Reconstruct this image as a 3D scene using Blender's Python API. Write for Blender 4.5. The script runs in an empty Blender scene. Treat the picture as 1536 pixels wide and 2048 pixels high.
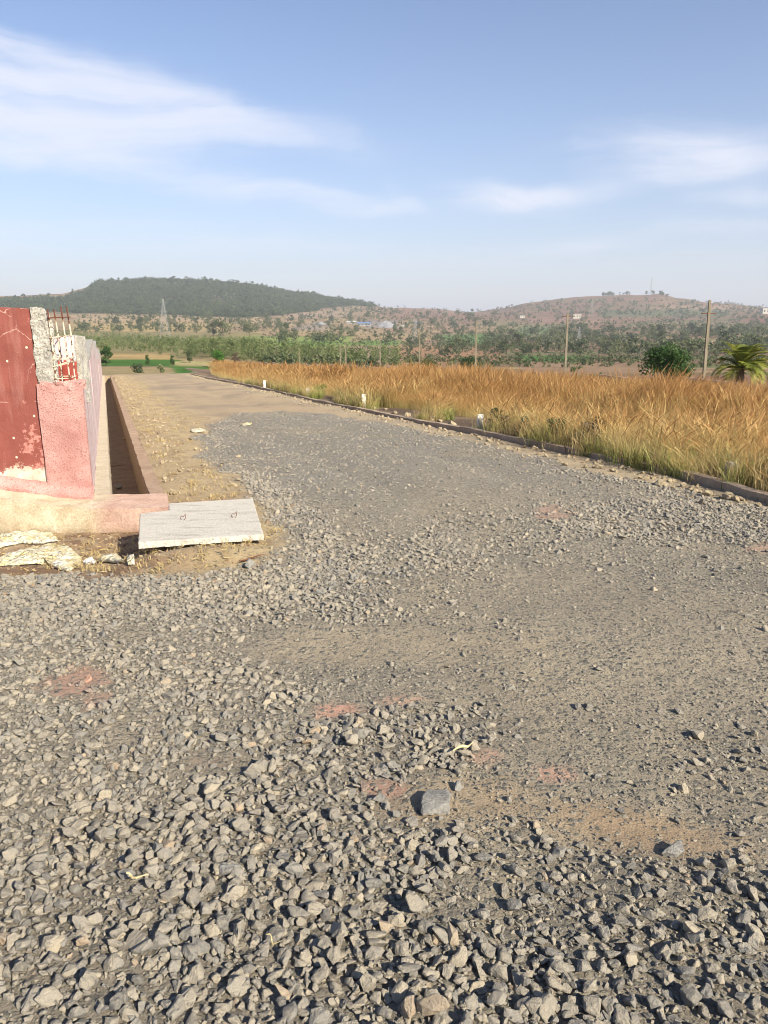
import bpy, bmesh, math, random
import numpy as np
from mathutils import Vector, Matrix
random.seed(7)
rng = np.random.default_rng(11)
SC = bpy.context.scene
C = SC.collection
PI = math.pi

# ------------------------------------------------------------------ frame of the place
EYE = 1.55                                   # the photographer's eye above the gravel
FPX, TH = 1538.0, math.radians(14.8)
c_, s_ = math.cos(TH), math.sin(TH)
RD = np.array([-.3371, .9415]); RR = np.array([.9415, .3371])   # along the road (downhill) and across it
K = .055                                     # fall of the road

def ray(px, py):
    x = np.asarray(px, float) - 768; v = 1024 - np.asarray(py, float)
    return np.stack(np.broadcast_arrays(x, v*s_ + FPX*c_, v*c_ - FPX*s_), -1)
def gp(px, py, up=0.0):
    """point of the graded plot (raised by up) seen at a photo pixel"""
    d = ray(px, py)
    t = (EYE-up)/(-d[..., 2] - K*(d[..., :2] @ RD))
    p = d*t[..., None] if np.ndim(t) else d*t
    p = np.array(p); p[..., 2] += EYE
    return p
def vp(px, py, r):
    d = ray(px, py); p = d*(r/(RR @ d[:2])); p[2] += EYE
    return p
def yp(px, py, Y):
    d = ray(px, py); p = d*Y/d[1]; p[2] += EYE
    return p
def proj(P):
    x, y, z = P[..., 0], P[..., 1], P[..., 2]-EYE
    w = np.maximum(y*c_ - z*s_, 1e-3)
    return 768 + FPX*x/w, 1024 - FPX*(y*s_ + z*c_)/w
def F(s, r, z):
    return (RD[0]*s+RR[0]*r, RD[1]*s+RR[1]*r, z)

# ------------------------------------------------------------------ noise
def hsh(ix, iy, iz, seed):
    h = (ix.astype(np.int64)*374761393 + iy.astype(np.int64)*668265263 + iz.astype(np.int64)*2147483647 + seed*974634777) & 0xffffffff
    h = ((h ^ (h >> 13))*1274126177) & 0xffffffff
    h = ((h ^ (h >> 16))*2246822519) & 0xffffffff
    return ((h ^ (h >> 15)) & 0xffffff)/float(0xffffff)
def vn(x, y, seed=0):
    x = np.asarray(x, float); y = np.asarray(y, float)
    ix = np.floor(x); iy = np.floor(y); fx = x-ix; fy = y-iy
    fx = fx*fx*(3-2*fx); fy = fy*fy*(3-2*fy); o = np.zeros_like(ix)
    a = hsh(ix, iy, o, seed); b = hsh(ix+1, iy, o, seed); c = hsh(ix, iy+1, o, seed); d = hsh(ix+1, iy+1, o, seed)
    return (a*(1-fx)+b*fx)*(1-fy) + (c*(1-fx)+d*fx)*fy
def fbm(x, y, seed=0, oct=4):
    t = 0; a = .5
    for k in range(oct):
        t = t + a*vn(x*2**k+17.3*k, y*2**k-9.1*k, seed+k); a *= .5
    return t/(1-.5**oct)
def vn3(p, seed=0):
    i = np.floor(p); f = p-i; f = f*f*(3-2*f); t = 0
    for dx in (0, 1):
        for dy in (0, 1):
            for dz in (0, 1):
                w = (f[:, 0] if dx else 1-f[:, 0])*(f[:, 1] if dy else 1-f[:, 1])*(f[:, 2] if dz else 1-f[:, 2])
                t = t + w*hsh(i[:, 0]+dx, i[:, 1]+dy, i[:, 2]+dz, seed)
    return t
def ss(a, b, x):
    t = np.clip((np.asarray(x, float)-a)/(b-a), 0, 1); return t*t*(3-2*t)

# ------------------------------------------------------------------ the lie of the land
COLS = [-900, -300, 0, 130, 165, 200, 300, 400, 500, 600, 700, 770, 850, 940, 1000, 1060, 1150, 1250, 1315, 1350, 1430, 1536, 1750, 2400]
SKYL = [604, 596, 593, 588, 579, 568, 563, 565, 572, 588, 603, 614, 616, 625, 617, 605, 594, 588, 587, 597, 608, 616, 618, 618]
LEFT = [(75, 750), (92, 746), (120, 735), (165, 716), (260, 702), (450, 684), (700, 667), (1000, 651), (1300, 638), (1520, 629)]
RIGHT = [(45, 756), (70, 751), (120, 742), (200, 729), (350, 712), (600, 692), (900, 673), (1300, 653), (1650, 641), (1850, 634)]
CAZ, CPROF = [], []
for cx, sk in zip(COLS, SKYL):
    d = ray(cx, 650); CAZ.append(math.atan2(d[0], d[1]))
    m = float(ss(430, 900, cx))
    pr = []
    for (d0, y0), (d1, y1) in zip(LEFT, RIGHT):
        dd = d0*(1-m)+d1*m; yy = y0*(1-m)+y1*m
        q = ray(cx, yy); pr.append((dd, q[2]/math.hypot(q[0], q[1])))
    q = ray(cx, sk); t = q[2]/math.hypot(q[0], q[1]); crest = 2300*(1-m)+2750*m
    t0 = pr[-1][1]; d0 = pr[-1][0]
    for f, g in ((.3, .30), (.6, .66), (.85, .93), (1., 1.)):
        pr.append((d0+(crest-d0)*f, t0+(t-t0)*g))
    pr += [(crest+250, t*.86-.002), (crest+800, t*.3-.01), (6000, -.03)]
    CPROF.append(pr)
CAZ = np.array(CAZ)
LD = np.linspace(math.log(20), math.log(6000), 400)
CT = np.array([np.interp(np.exp(LD), [a for a, b in p], [b for a, b in p]) for p in CPROF])
k_ = np.array([1, 3, 5, 3, 1.])/13
CT = np.apply_along_axis(lambda v: np.convolve(np.pad(v, 2, 'edge'), k_, 'valid'), 1, CT)

SLABQ = None
MOUND = gp(430, 1118)
def zf(x, y, fine=True):
    x = np.asarray(x, float); y = np.asarray(y, float)
    s = RD[0]*x+RD[1]*y; r = RR[0]*x+RR[1]*y; d = np.hypot(x, y)
    z = -K*s - .1*np.clip(r-7.0, 0, 30) + .05*ss(6.5, 7.2, r)
    z = z - .24*ss(3.9, 6.9, y)*ss(-1.5, -2.7, x)*(1-ss(7.7, 7.9, y))*(y > 0)
    z = z + .09*np.exp(-((x-MOUND[0])/.55)**2-((y-MOUND[1])/.22)**2)
    z = z + .10*(fbm(x*.5, y*.5, 3, 3)-.5)*ss(1, 4, d)
    if fine:
        z = z + .045*(fbm(x*2.2, y*2.2, 5, 3)-.5)
    z = z - .03*(np.exp(-((r-2.6-.3*np.sin(s*.15))/.28)**2)+np.exp(-((r-4.3-.3*np.sin(s*.15))/.28)**2))*ss(3, 6, s)   # wheel ruts
    z = z + .06*np.exp(-((r-1.0)/.45)**2)*ss(8, 10, s)              # loose bank of soil along the drain
    cut = ((r > -.2) & (r < .46) & (s > 8.15) & (s < 66))
    z = np.where(cut, z-.85, z)
    az = np.arctan2(x, y)
    lim = 66.5+52*ss(6.8, 12, r)
    out = np.maximum(s-lim, r-22.8)
    w = ss(0, 14, out)
    fa = np.interp(az, CAZ, np.arange(len(CAZ))); i0 = np.clip(np.floor(fa).astype(int), 0, len(CAZ)-2); fa = fa-i0; fa = fa*fa*(3-2*fa)*.5+fa*.5
    ld = np.clip((np.log(np.maximum(d, 20))-LD[0])/(LD[-1]-LD[0])*(len(LD)-1), 0, len(LD)-1.001); j = np.floor(ld).astype(int); fd = ld-j
    def at(i): return CT[i, j]*(1-fd)+CT[i, j+1]*fd
    t = at(i0)*(1-fa)+at(i0+1)*fa
    zt = EYE + d*t + (fbm(x/160, y/160, 21, 4)-.5)*np.clip(d*.006, 0, 14)*ss(120, 500, d) + (fbm(x/25, y/25, 31, 3)-.5)*np.clip(d*.003, 0, 2.5)
    front = (y > -5)
    return np.where(front, z*(1-w)+zt*w, -K*s)
def onland(px, py):
    """first point of the land on the sight line through a photo pixel"""
    d = ray(px, py); d = d/math.hypot(d[0], d[1])
    L = np.exp(np.linspace(math.log(1.2), math.log(4200), 4000))
    g = zf(d[0]*L, d[1]*L, False) - (EYE+d[2]*L)
    k = np.argmax(g > 0)
    if g[k] <= 0: return None
    D = L[k]
    return np.array([d[0]*D, d[1]*D, float(zf(d[0]*D, d[1]*D, False))]), D

# ------------------------------------------------------------------ node materials
def newmat(name):
    m = bpy.data.materials.new(name); m.use_nodes = True
    nt = m.node_tree; b = nt.nodes['Principled BSDF']
    b.inputs['Roughness'].default_value = .9
    b.inputs['Specular IOR Level'].default_value = .25
    return m, nt, b
def nd(nt, t, **kw):
    n = nt.nodes.new(t)
    for k, v in kw.items():
        if k in ('op',): n.operation = v
        elif k == 'inp':
            for a, b in v.items(): n.inputs[a].default_value = b
        else: setattr(n, k, v)
    return n
def noise(nt, vec, scale, detail=4, rough=.6, sxyz=None):
    if sxyz:
        mp = nd(nt, 'ShaderNodeMapping'); mp.inputs['Scale'].default_value = sxyz
        nt.links.new(vec, mp.inputs['Vector']); vec = mp.outputs[0]
    n = nd(nt, 'ShaderNodeTexNoise', inp={'Scale': scale, 'Detail': detail, 'Roughness': rough})
    nt.links.new(vec, n.inputs['Vector'])
    return n.outputs['Fac']
def ramp(nt, fac, stops):
    n = nd(nt, 'ShaderNodeValToRGB'); e = n.color_ramp.elements
    while len(e) < len(stops): e.new(.5)
    for q, (p, col) in zip(e, stops):
        q.position = p; q.color = (*col, 1) if len(col) == 3 else col
    nt.links.new(fac, n.inputs[0]); return n.outputs[0]
def sstep(nt, v, a, b):
    n = nd(nt, 'ShaderNodeMapRange', interpolation_type='SMOOTHSTEP', inp={'From Min': a, 'From Max': b})
    nt.links.new(v, n.inputs['Value']); return n.outputs[0]
def math_(nt, op, a, b=None, cl=False):
    n = nd(nt, 'ShaderNodeMath', operation=op, use_clamp=cl)
    for i, q in enumerate((a, b)):
        if q is None: continue
        if isinstance(q, (int, float)): n.inputs[i].default_value = q
        else: nt.links.new(q, n.inputs[i])
    return n.outputs[0]
def mix(nt, fac, a, b, mode='MIX'):
    n = nd(nt, 'ShaderNodeMix', data_type='RGBA', blend_type=mode)
    for i, q in ((0, fac), (6, a), (7, b)):
        if isinstance(q, (int, float)): n.inputs[i].default_value = q
        elif isinstance(q, tuple): n.inputs[i].default_value = (*q, 1)
        else: nt.links.new(q, n.inputs[i])
    return n.outputs[2]
def bump(nt, b, h, dist, strength=1.):
    n = nd(nt, 'ShaderNodeBump', inp={'Strength': strength, 'Distance': dist})
    nt.links.new(h, n.inputs['Height']); nt.links.new(n.outputs[0], b.inputs['Normal'])
def pos(nt): return nd(nt, 'ShaderNodeNewGeometry').outputs['Position']
def mottled(name, a, b_, c=None, sc=3., bs=40., bd=.01, sxyz=None, rough=.9, fine=.35):
    m, nt, b = newmat(name); p = pos(nt)
    st = [(.3, a), (.7, b_)] if c is None else [(.28, a), (.5, b_), (.72, c)]
    col = ramp(nt, noise(nt, p, sc, 6, .65, sxyz), st)
    f = noise(nt, p, bs, 5, .7)
    col = mix(nt, 1., col, ramp(nt, f, [(.25, (1-fine,)*3), (.75, (1+fine*.6,)*3)]), 'MULTIPLY')
    nt.links.new(col, b.inputs['Base Color']); bump(nt, b, f, bd)
    b.inputs['Roughness'].default_value = rough
    return m

def plain_leaf(name, a, b_, sc=1.2, trans=.25, rough=.6):
    m, nt, b = newmat(name); p = pos(nt)
    n = noise(nt, p, sc, 3)
    oi = nd(nt, 'ShaderNodeObjectInfo').outputs['Random']
    f = math_(nt, 'ADD', n, math_(nt, 'MULTIPLY', math_(nt, 'SUBTRACT', oi, .5), .45))
    col = ramp(nt, f, [(.3, a), (.7, b_)])
    nt.links.new(col, b.inputs['Base Color']); b.inputs['Roughness'].default_value = rough
    tr = nd(nt, 'ShaderNodeBsdfTranslucent'); nt.links.new(col, tr.inputs[0])
    ms = nd(nt, 'ShaderNodeMixShader', inp={0: trans}); out = nt.nodes['Material Output']
    nt.links.new(b.outputs[0], ms.inputs[1]); nt.links.new(tr.outputs[0], ms.inputs[2]); nt.links.new(ms.outputs[0], out.inputs[0])
    return m

M = {}
M['concrete'] = mottled('concrete', (.30, .28, .24), (.48, .45, .39), sc=6, bs=60, bd=.012)
M['block'] = mottled('hollow_block', (.34, .32, .28), (.54, .51, .44), (.66, .62, .53), sc=14, bs=45, bd=.03, fine=.5)
M['kerb'] = mottled('kerb_concrete', (.30, .22, .155), (.46, .37, .275), sc=3, bs=50, bd=.01)
M['farwall'] = mottled('far_wall_block', (.26, .23, .22), (.36, .32, .30), sc=1.5, bs=20, bd=.01)
M['slab'] = mottled('slab_concrete', (.44, .40, .33), (.66, .62, .54), (.60, .55, .47), sc=6, bs=45, bd=.02, sxyz=(.5, 2.2, 1), fine=.25)
M['drain'] = mottled('drain_plaster', (.30, .20, .14), (.46, .34, .24), sc=4, bs=50, bd=.012)
M['drainlight'] = mottled('drain_pale_plaster', (.50, .42, .30), (.64, .56, .43), sc=5, bs=50, bd=.02)
M['drainfloor'] = mottled('drain_mud', (.24, .16, .11), (.38, .27, .19), sc=5, bs=40, bd=.02)
M['rust'] = mottled('rusty_steel', (.10, .04, .025), (.20, .085, .045), sc=30, bs=120, bd=.002)
M['wood'] = mottled('bark', (.10, .075, .05), (.20, .15, .11), sc=6, bs=30, bd=.02)
M['polewood'] = mottled('weathered_pole', (.17, .145, .10), (.29, .25, .18), sc=4, bs=40, bd=.005, sxyz=(6, 6, .5))
M['white'] = mottled('white_paint', (.62, .60, .55), (.78, .77, .73), sc=12, bs=60, bd=.004)
M['steel'] = mottled('galvanised_steel', (.30, .30, .29), (.40, .40, .39), sc=2, bs=10, bd=.001)
M['housewall'] = mottled('cream_house_wall', (.42, .39, .32), (.54, .51, .43), sc=.3, bs=3, bd=.01)
M['roofwhite'] = mottled('pale_sheet_roof', (.46, .46, .44), (.56, .56, .54), sc=.3, bs=3, bd=.01)
M['roofblue'] = mottled('blue_sheet_roof', (.10, .17, .36), (.16, .24, .45), sc=.3, bs=3, bd=.01)
M['dark'] = mottled('dark_opening', (.03, .03, .035), (.05, .05, .055), sc=1, bs=3, bd=.001)
M['heap'] = mottled('crushed_stone_heap', (.20, .20, .22), (.28, .28, .29), sc=.1, bs=.6, bd=.5)
M['limestone'] = mottled('buff_rock', (.33, .255, .16), (.52, .43, .29), sc=9, bs=50, bd=.03, fine=.4)
M['clod'] = mottled('soil_clod', (.20, .13, .08), (.36, .25, .15), sc=20, bs=80, bd=.01)
M['bluerock'] = mottled('grey_rock', (.21, .203, .188), (.36, .338, .295), sc=14, bs=90, bd=.012, fine=.45)
M['straw'] = mottled('dry_straw', (.50, .40, .20), (.66, .55, .30), sc=8, bs=60, bd=.002)
M['leaf_dark'] = plain_leaf('leaf_dark_green', (.022, .055, .016), (.06, .12, .03), 1.6)
M['leaf_bright'] = plain_leaf('leaf_bright_green', (.06, .15, .02), (.12, .26, .04), 1.6)
M['leaf_far'] = plain_leaf('leaf_far_olive', (.055, .080, .036), (.14, .16, .072), .2, .25)
M['leaf_forest'] = plain_leaf('leaf_forest', (.034, .054, .022), (.105, .135, .055), .05, .15)
M['leaf_plant'] = plain_leaf('leaf_plantation', (.10, .14, .05), (.23, .26, .11), .2, .35)
M['leaf_weed'] = plain_leaf('leaf_weed', (.085, .12, .05), (.20, .23, .10), 3, .2)
M['leaf_dry'] = plain_leaf('leaf_dry', (.11, .075, .05), (.21, .16, .10), 3, .1)
M['palm'] = plain_leaf('palm_frond', (.13, .165, .026), (.33, .33, .06), 2.5, .25, .45)

def paint_red():
    m, nt, b = newmat('red_wall_paint'); p = pos(nt)
    z = nd(nt, 'ShaderNodeSeparateXYZ'); nt.links.new(p, z.inputs[0])
    n1 = noise(nt, p, 3, 5); n2 = noise(nt, p, 9, 8, .72); n3 = noise(nt, p, 60, 4)
    red = ramp(nt, n1, [(.3, (.215, .062, .048)), (.7, (.285, .09, .07))])
    lowright = math_(nt, 'MULTIPLY', sstep(nt, z.outputs['X'], -4.05, -3.62), sstep(nt, z.outputs['Z'], .85, .1))
    wear = math_(nt, 'ADD', n2, math_(nt, 'MULTIPLY', lowright, .17))
    red = mix(nt, sstep(nt, wear, .63, .70), red, (.50, .22, .18))
    fl = nd(nt, 'ShaderNodeCombineXYZ'); nt.links.new(z.outputs['X'], fl.inputs[0]); nt.links.new(z.outputs['Z'], fl.inputs[1])
    v = nd(nt, 'ShaderNodeTexVoronoi', voronoi_dimensions='2D', inp={'Scale': 4.6}); nt.links.new(fl.outputs[0], v.inputs['Vector'])
    vc = nd(nt, 'ShaderNodeSeparateColor'); nt.links.new(v.outputs['Color'], vc.inputs[0]); dot = math_(nt, 'MULTIPLY', sstep(nt, v.outputs['Distance'], .07, .04), math_(nt, 'LESS_THAN', vc.outputs[0], .15)); red = mix(nt, dot, red, (.70, .62, .46))
    dv_ = nd(nt, 'ShaderNodeVectorMath', operation='MULTIPLY_ADD'); dn = nd(nt, 'ShaderNodeTexNoise', inp={'Scale': 5., 'Detail': 4.}); nt.links.new(p, dn.inputs['Vector'])
    nt.links.new(dn.outputs['Color'], dv_.inputs[0]); dv_.inputs[1].default_value = (.35, .0, .35); nt.links.new(fl.outputs[0], dv_.inputs[2])
    ve = nd(nt, 'ShaderNodeTexVoronoi', voronoi_dimensions='2D', feature='DISTANCE_TO_EDGE', inp={'Scale': 1.7}); nt.links.new(dv_.outputs[0], ve.inputs['Vector'])
    red = mix(nt, math_(nt, 'MULTIPLY', sstep(nt, ve.outputs['Distance'], .012, .003), sstep(nt, n1, .46, .58)), red, (.50, .30, .25))
    strk = noise(nt, p, 9, 5, .6, (1, 1, .12)); red = mix(nt, math_(nt, 'MULTIPLY', sstep(nt, strk, .50, .66), .35), red, (.40, .20, .165))
    low = math_(nt, 'ADD', z.outputs['Z'], math_(nt, 'MULTIPLY', n2, .42))
    col = mix(nt, sstep(nt, low, .13, .09), red, ramp(nt, n2, [(.35, (.52, .40, .30)), (.65, (.70, .64, .54))]))
    nt.links.new(col, b.inputs['Base Color']); b.inputs['Roughness'].default_value = .6
    bump(nt, b, n3, .004); return m
M['red'] = paint_red()
def paint_pink():
    m, nt, b = newmat('pink_cement'); p = pos(nt)
    n1 = noise(nt, p, 2.5, 4); n2 = noise(nt, p, 70, 5, .7)
    base = ramp(nt, n1, [(.32, (.42, .20, .175)), (.68, (.58, .36, .32))])
    col = mix(nt, sstep(nt, n2, .53, .60), base, (.36, .165, .14))
    nt.links.new(col, b.inputs['Base Color']); bump(nt, b, n2, .01); return m
M['pink'] = paint_pink()
def paint_side():
    m, nt, b = newmat('streaked_lilac_cement'); p = pos(nt)
    n1 = noise(nt, p, 6, 5, .6, (1, 1, .06)); n2 = noise(nt, p, 50, 5)
    col = ramp(nt, n1, [(.34, (.38, .21, .21)), (.46, (.53, .40, .39)), (.6, (.64, .55, .53)), (.72, (.50, .33, .32))])
    nt.links.new(col, b.inputs['Base Color']); bump(nt, b, n2, .01); return m
M['side'] = paint_side()
def paint_plinth():
    m, nt, b = newmat('cream_foundation'); p = pos(nt)
    z = nd(nt, 'ShaderNodeSeparateXYZ'); nt.links.new(p, z.inputs[0])
    n1 = noise(nt, p, 4, 6, .65); n2 = noise(nt, p, 45, 5, .7)
    base = ramp(nt, n1, [(.3, (.36, .28, .18)), (.48, (.50, .42, .29)), (.72, (.60, .53, .40))])
    pk = math_(nt, 'MULTIPLY', sstep(nt, z.outputs['X'], -3.1, -2.8), sstep(nt, z.outputs['Z'], -.30, -.42))
    base = mix(nt, math_(nt, 'MULTIPLY', pk, .8), base, ramp(nt, n1, [(.3, (.44, .26, .21)), (.7, (.54, .36, .29))]))
    n4 = noise(nt, p, 9, 6, .7); low = math_(nt, 'ADD', z.outputs['Z'], math_(nt, 'MULTIPLY', n4, .25)); base = mix(nt, math_(nt, 'MULTIPLY', sstep(nt, low, -.48, -.62), .75), base, (.30, .205, .125))
    base = mix(nt, 1., base, ramp(nt, n2, [(.3, (.72, .72, .72)), (.7, (1.2, 1.2, 1.2))]), 'MULTIPLY'); nt.links.new(base, b.inputs['Base Color']); bump(nt, b, n2, .008, .6); return m
M['plinth'] = paint_plinth()
def peeling():
    m, nt, b = newmat('peeling_red_on_white'); p = pos(nt)
    n1 = noise(nt, p, 11, 5); z = nd(nt, 'ShaderNodeSeparateXYZ'); nt.links.new(p, z.inputs[0])
    f = math_(nt, 'ADD', n1, sstep(nt, z.outputs['Z'], .9, 1.15)); f = math_(nt, 'SUBTRACT', f, .35)
    col = mix(nt, sstep(nt, f, .44, .54), (.32, .065, .05), (.66, .55, .56))
    nt.links.new(col, b.inputs['Base Color']); return m
M['peel'] = peeling()
def rebar():
    m, nt, b = newmat('splashed_rebar'); p = pos(nt)
    n1 = noise(nt, p, 16, 3); z = nd(nt, 'ShaderNodeSeparateXYZ'); nt.links.new(p, z.inputs[0])
    f = math_(nt, 'MULTIPLY', sstep(nt, n1, .40, .50), sstep(nt, z.outputs['Z'], 1.46, 1.38))
    nt.links.new(mix(nt, f, (.13, .05, .03), (.62, .54, .40)), b.inputs['Base Color']); return m
M['rebar'] = rebar()
def sackmat():
    m, nt, b = newmat('faded_yellow_sack'); p = pos(nt)
    n1 = noise(nt, p, 7, 5); n2 = noise(nt, p, 22, 3, .5, (1, 3, 1))
    nt.links.new(ramp(nt, n1, [(.3, (.55, .42, .16)), (.44, (.68, .61, .38)), (.62, (.72, .69, .58))]), b.inputs['Base Color'])
    b.inputs['Roughness'].default_value = .45; bump(nt, b, n2, .05); return m
M['sack'] = sackmat()
def stonemat():
    m, nt, b = newmat('crushed_basalt'); tc = nd(nt, 'ShaderNodeTexCoord').outputs['Object']
    p = pos(nt); rnd = nd(nt, 'ShaderNodeObjectInfo').outputs['Random']
    geo = nd(nt, 'ShaderNodeNewGeometry'); sx = nd(nt, 'ShaderNodeSeparateXYZ'); nt.links.new(geo.outputs['Normal'], sx.inputs[0])
    n1 = noise(nt, p, 55, 4, .65); n2 = noise(nt, p, 260, 4, .7); n0 = noise(nt, p, 1.1, 3)
    base = ramp(nt, rnd, [(0, (.145, .14, .13)), (.3, (.20, .193, .178)), (.62, (.25, .236, .208)), (.86, (.30, .272, .222)), (.97, (.40, .345, .255)), (1., (.33, .23, .15))])
    dust = math_(nt, 'ADD', math_(nt, 'MULTIPLY', n1, .8), math_(nt, 'MULTIPLY', n0, .75))
    dust = math_(nt, 'ADD', dust, math_(nt, 'MULTIPLY', sx.outputs['Z'], .22))
    dust = math_(nt, 'ADD', dust, math_(nt, 'MULTIPLY', math_(nt, 'FRACT', math_(nt, 'MULTIPLY', rnd, 37.7)), .35))
    dust = math_(nt, 'MULTIPLY', sstep(nt, dust, .74, 1.42), .9)
    at = nd(nt, 'ShaderNodeAttribute', attribute_name='red', attribute_type='INSTANCER')
    dcol = mix(nt, at.outputs['Fac'], (.36, .312, .236), (.48, .26, .17))
    dust = math_(nt, 'MAXIMUM', dust, math_(nt, 'MULTIPLY', at.outputs['Fac'], .75))
    col = mix(nt, dust, base, dcol)
    col = mix(nt, 1., col, ramp(nt, n2, [(.25, (.72, .72, .72)), (.75, (1.2, 1.2, 1.2))]), 'MULTIPLY')
    nt.links.new(col, b.inputs['Base Color']); b.inputs['Roughness'].default_value = .85
    h = math_(nt, 'ADD', n1, math_(nt, 'MULTIPLY', n2, .35)); bump(nt, b, h, .012)
    return m
M['stone'] = stonemat()
def soilmat():
    m, nt, b = newmat('ground_soil'); p = pos(nt)
    col = nd(nt, 'ShaderNodeAttribute', attribute_name='Col').outputs['Color']
    g = nd(nt, 'ShaderNodeAttribute', attribute_name='grav').outputs['Fac']
    v1 = nd(nt, 'ShaderNodeTexVoronoi', inp={'Scale': 42., 'Randomness': 1.}); nt.links.new(p, v1.inputs['Vector'])
    v2 = nd(nt, 'ShaderNodeTexVoronoi', inp={'Scale': 110.}); nt.links.new(p, v2.inputs['Vector'])
    n0 = noise(nt, p, 14, 6, .7); n1 = noise(nt, p, 120, 5, .75)
    hs = nd(nt, 'ShaderNodeSeparateColor'); nt.links.new(v1.outputs['Color'], hs.inputs[0])
    hs2 = nd(nt, 'ShaderNodeSeparateColor'); nt.links.new(v2.outputs['Color'], hs2.inputs[0])
    st = ramp(nt, hs.outputs[0], [(0, (.15, .138, .115)), (.5, (.23, .21, .17)), (1, (.36, .315, .235))])
    st2 = ramp(nt, hs2.outputs[0], [(0, (.15, .138, .115)), (.5, (.24, .215, .17)), (1, (.38, .33, .24))])
    mask1 = math_(nt, 'MULTIPLY', math_(nt, 'LESS_THAN', hs.outputs[1], math_(nt, 'MULTIPLY', g, .75)), sstep(nt, v1.outputs['Distance'], .62, .5))
    mask2 = math_(nt, 'MULTIPLY', math_(nt, 'LESS_THAN', hs2.outputs[1], math_(nt, 'MULTIPLY', g, .7)), sstep(nt, v2.outputs['Distance'], .62, .5))
    col = mix(nt, 1., col, ramp(nt, n0, [(.25, (.78, .78, .78)), (.75, (1.18, 1.18, 1.18))]), 'MULTIPLY')
    col = mix(nt, 1., col, ramp(nt, n1, [(.25, (.70, .70, .70)), (.75, (1.25, 1.25, 1.25))]), 'MULTIPLY')
    col = mix(nt, mask2, col, st2); col = mix(nt, mask1, col, st)
    nt.links.new(col, b.inputs['Base Color']); b.inputs['Roughness'].default_value = .95
    h = math_(nt, 'ADD', math_(nt, 'MULTIPLY', n1, .012), math_(nt, 'MULTIPLY', n0, .03))
    h = math_(nt, 'ADD', h, math_(nt, 'MULTIPLY', math_(nt, 'MULTIPLY', mask1, math_(nt, 'SUBTRACT', .8, v1.outputs['Distance'])), .016))
    h = math_(nt, 'ADD', h, math_(nt, 'MULTIPLY', math_(nt, 'MULTIPLY', mask2, math_(nt, 'SUBTRACT', .8, v2.outputs['Distance'])), .007))
    bump(nt, b, h, 1.); return m
M['soil'] = soilmat()
def landmat():
    m, nt, b = newmat('far_land'); p = pos(nt)
    col = nd(nt, 'ShaderNodeAttribute', attribute_name='Col').outputs['Color']
    n0 = noise(nt, p, .06, 8, .7); n1 = noise(nt, p, .9, 6, .7)
    col = mix(nt, 1., col, ramp(nt, n0, [(.3, (.70, .72, .72)), (.7, (1.25, 1.22, 1.2))]), 'MULTIPLY')
    col = mix(nt, 1., col, ramp(nt, n1, [(.25, (.70, .70, .70)), (.75, (1.25, 1.25, 1.25))]), 'MULTIPLY')
    nt.links.new(col, b.inputs['Base Color']); b.inputs['Roughness'].default_value = .95; b.inputs['Specular IOR Level'].default_value = .1
    bump(nt, b, n1, .5); return m
M['land'] = landmat()
def grassmat(name, top, midc, base, k=1.):
    m, nt, b = newmat(name)
    a = nd(nt, 'ShaderNodeAttribute', attribute_name='h').outputs['Fac']
    rnd = nd(nt, 'ShaderNodeObjectInfo').outputs['Random']
    n0 = noise(nt, pos(nt), .8, 3); n1 = noise(nt, pos(nt), 25, 2)
    f = math_(nt, 'ADD', a, math_(nt, 'MULTIPLY', math_(nt, 'SUBTRACT', math_(nt, 'ADD', rnd, n0), 1.), .45))
    col = ramp(nt, f, [(.0, base), (.52, midc), (.86, top), (1., tuple(q*.88 for q in top))])
    col = mix(nt, 1., col, ramp(nt, n1, [(.3, (.75, .75, .75)), (.7, (1.25, 1.25, 1.25))]), 'MULTIPLY')
    nt.links.new(col, b.inputs['Base Color']); b.inputs['Roughness'].default_value = .6
    tr = nd(nt, 'ShaderNodeBsdfTranslucent'); nt.links.new(col, tr.inputs[0])
    ms = nd(nt, 'ShaderNodeMixShader', inp={0: .45}); out = nt.nodes['Material Output']
    nt.links.new(b.outputs[0], ms.inputs[1]); nt.links.new(tr.outputs[0], ms.inputs[2]); nt.links.new(ms.outputs[0], out.inputs[0])
    return m
M['grass'] = grassmat('dry_grass', (.48, .275, .105), (.63, .465, .195), (.62, .53, .25))
M['strawgrass'] = grassmat('straw_grass', (.62, .50, .26), (.60, .46, .22), (.50, .40, .20))
M['greengrass'] = grassmat('green_grass', (.58, .49, .20), (.40, .40, .13), (.22, .26, .08))

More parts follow.
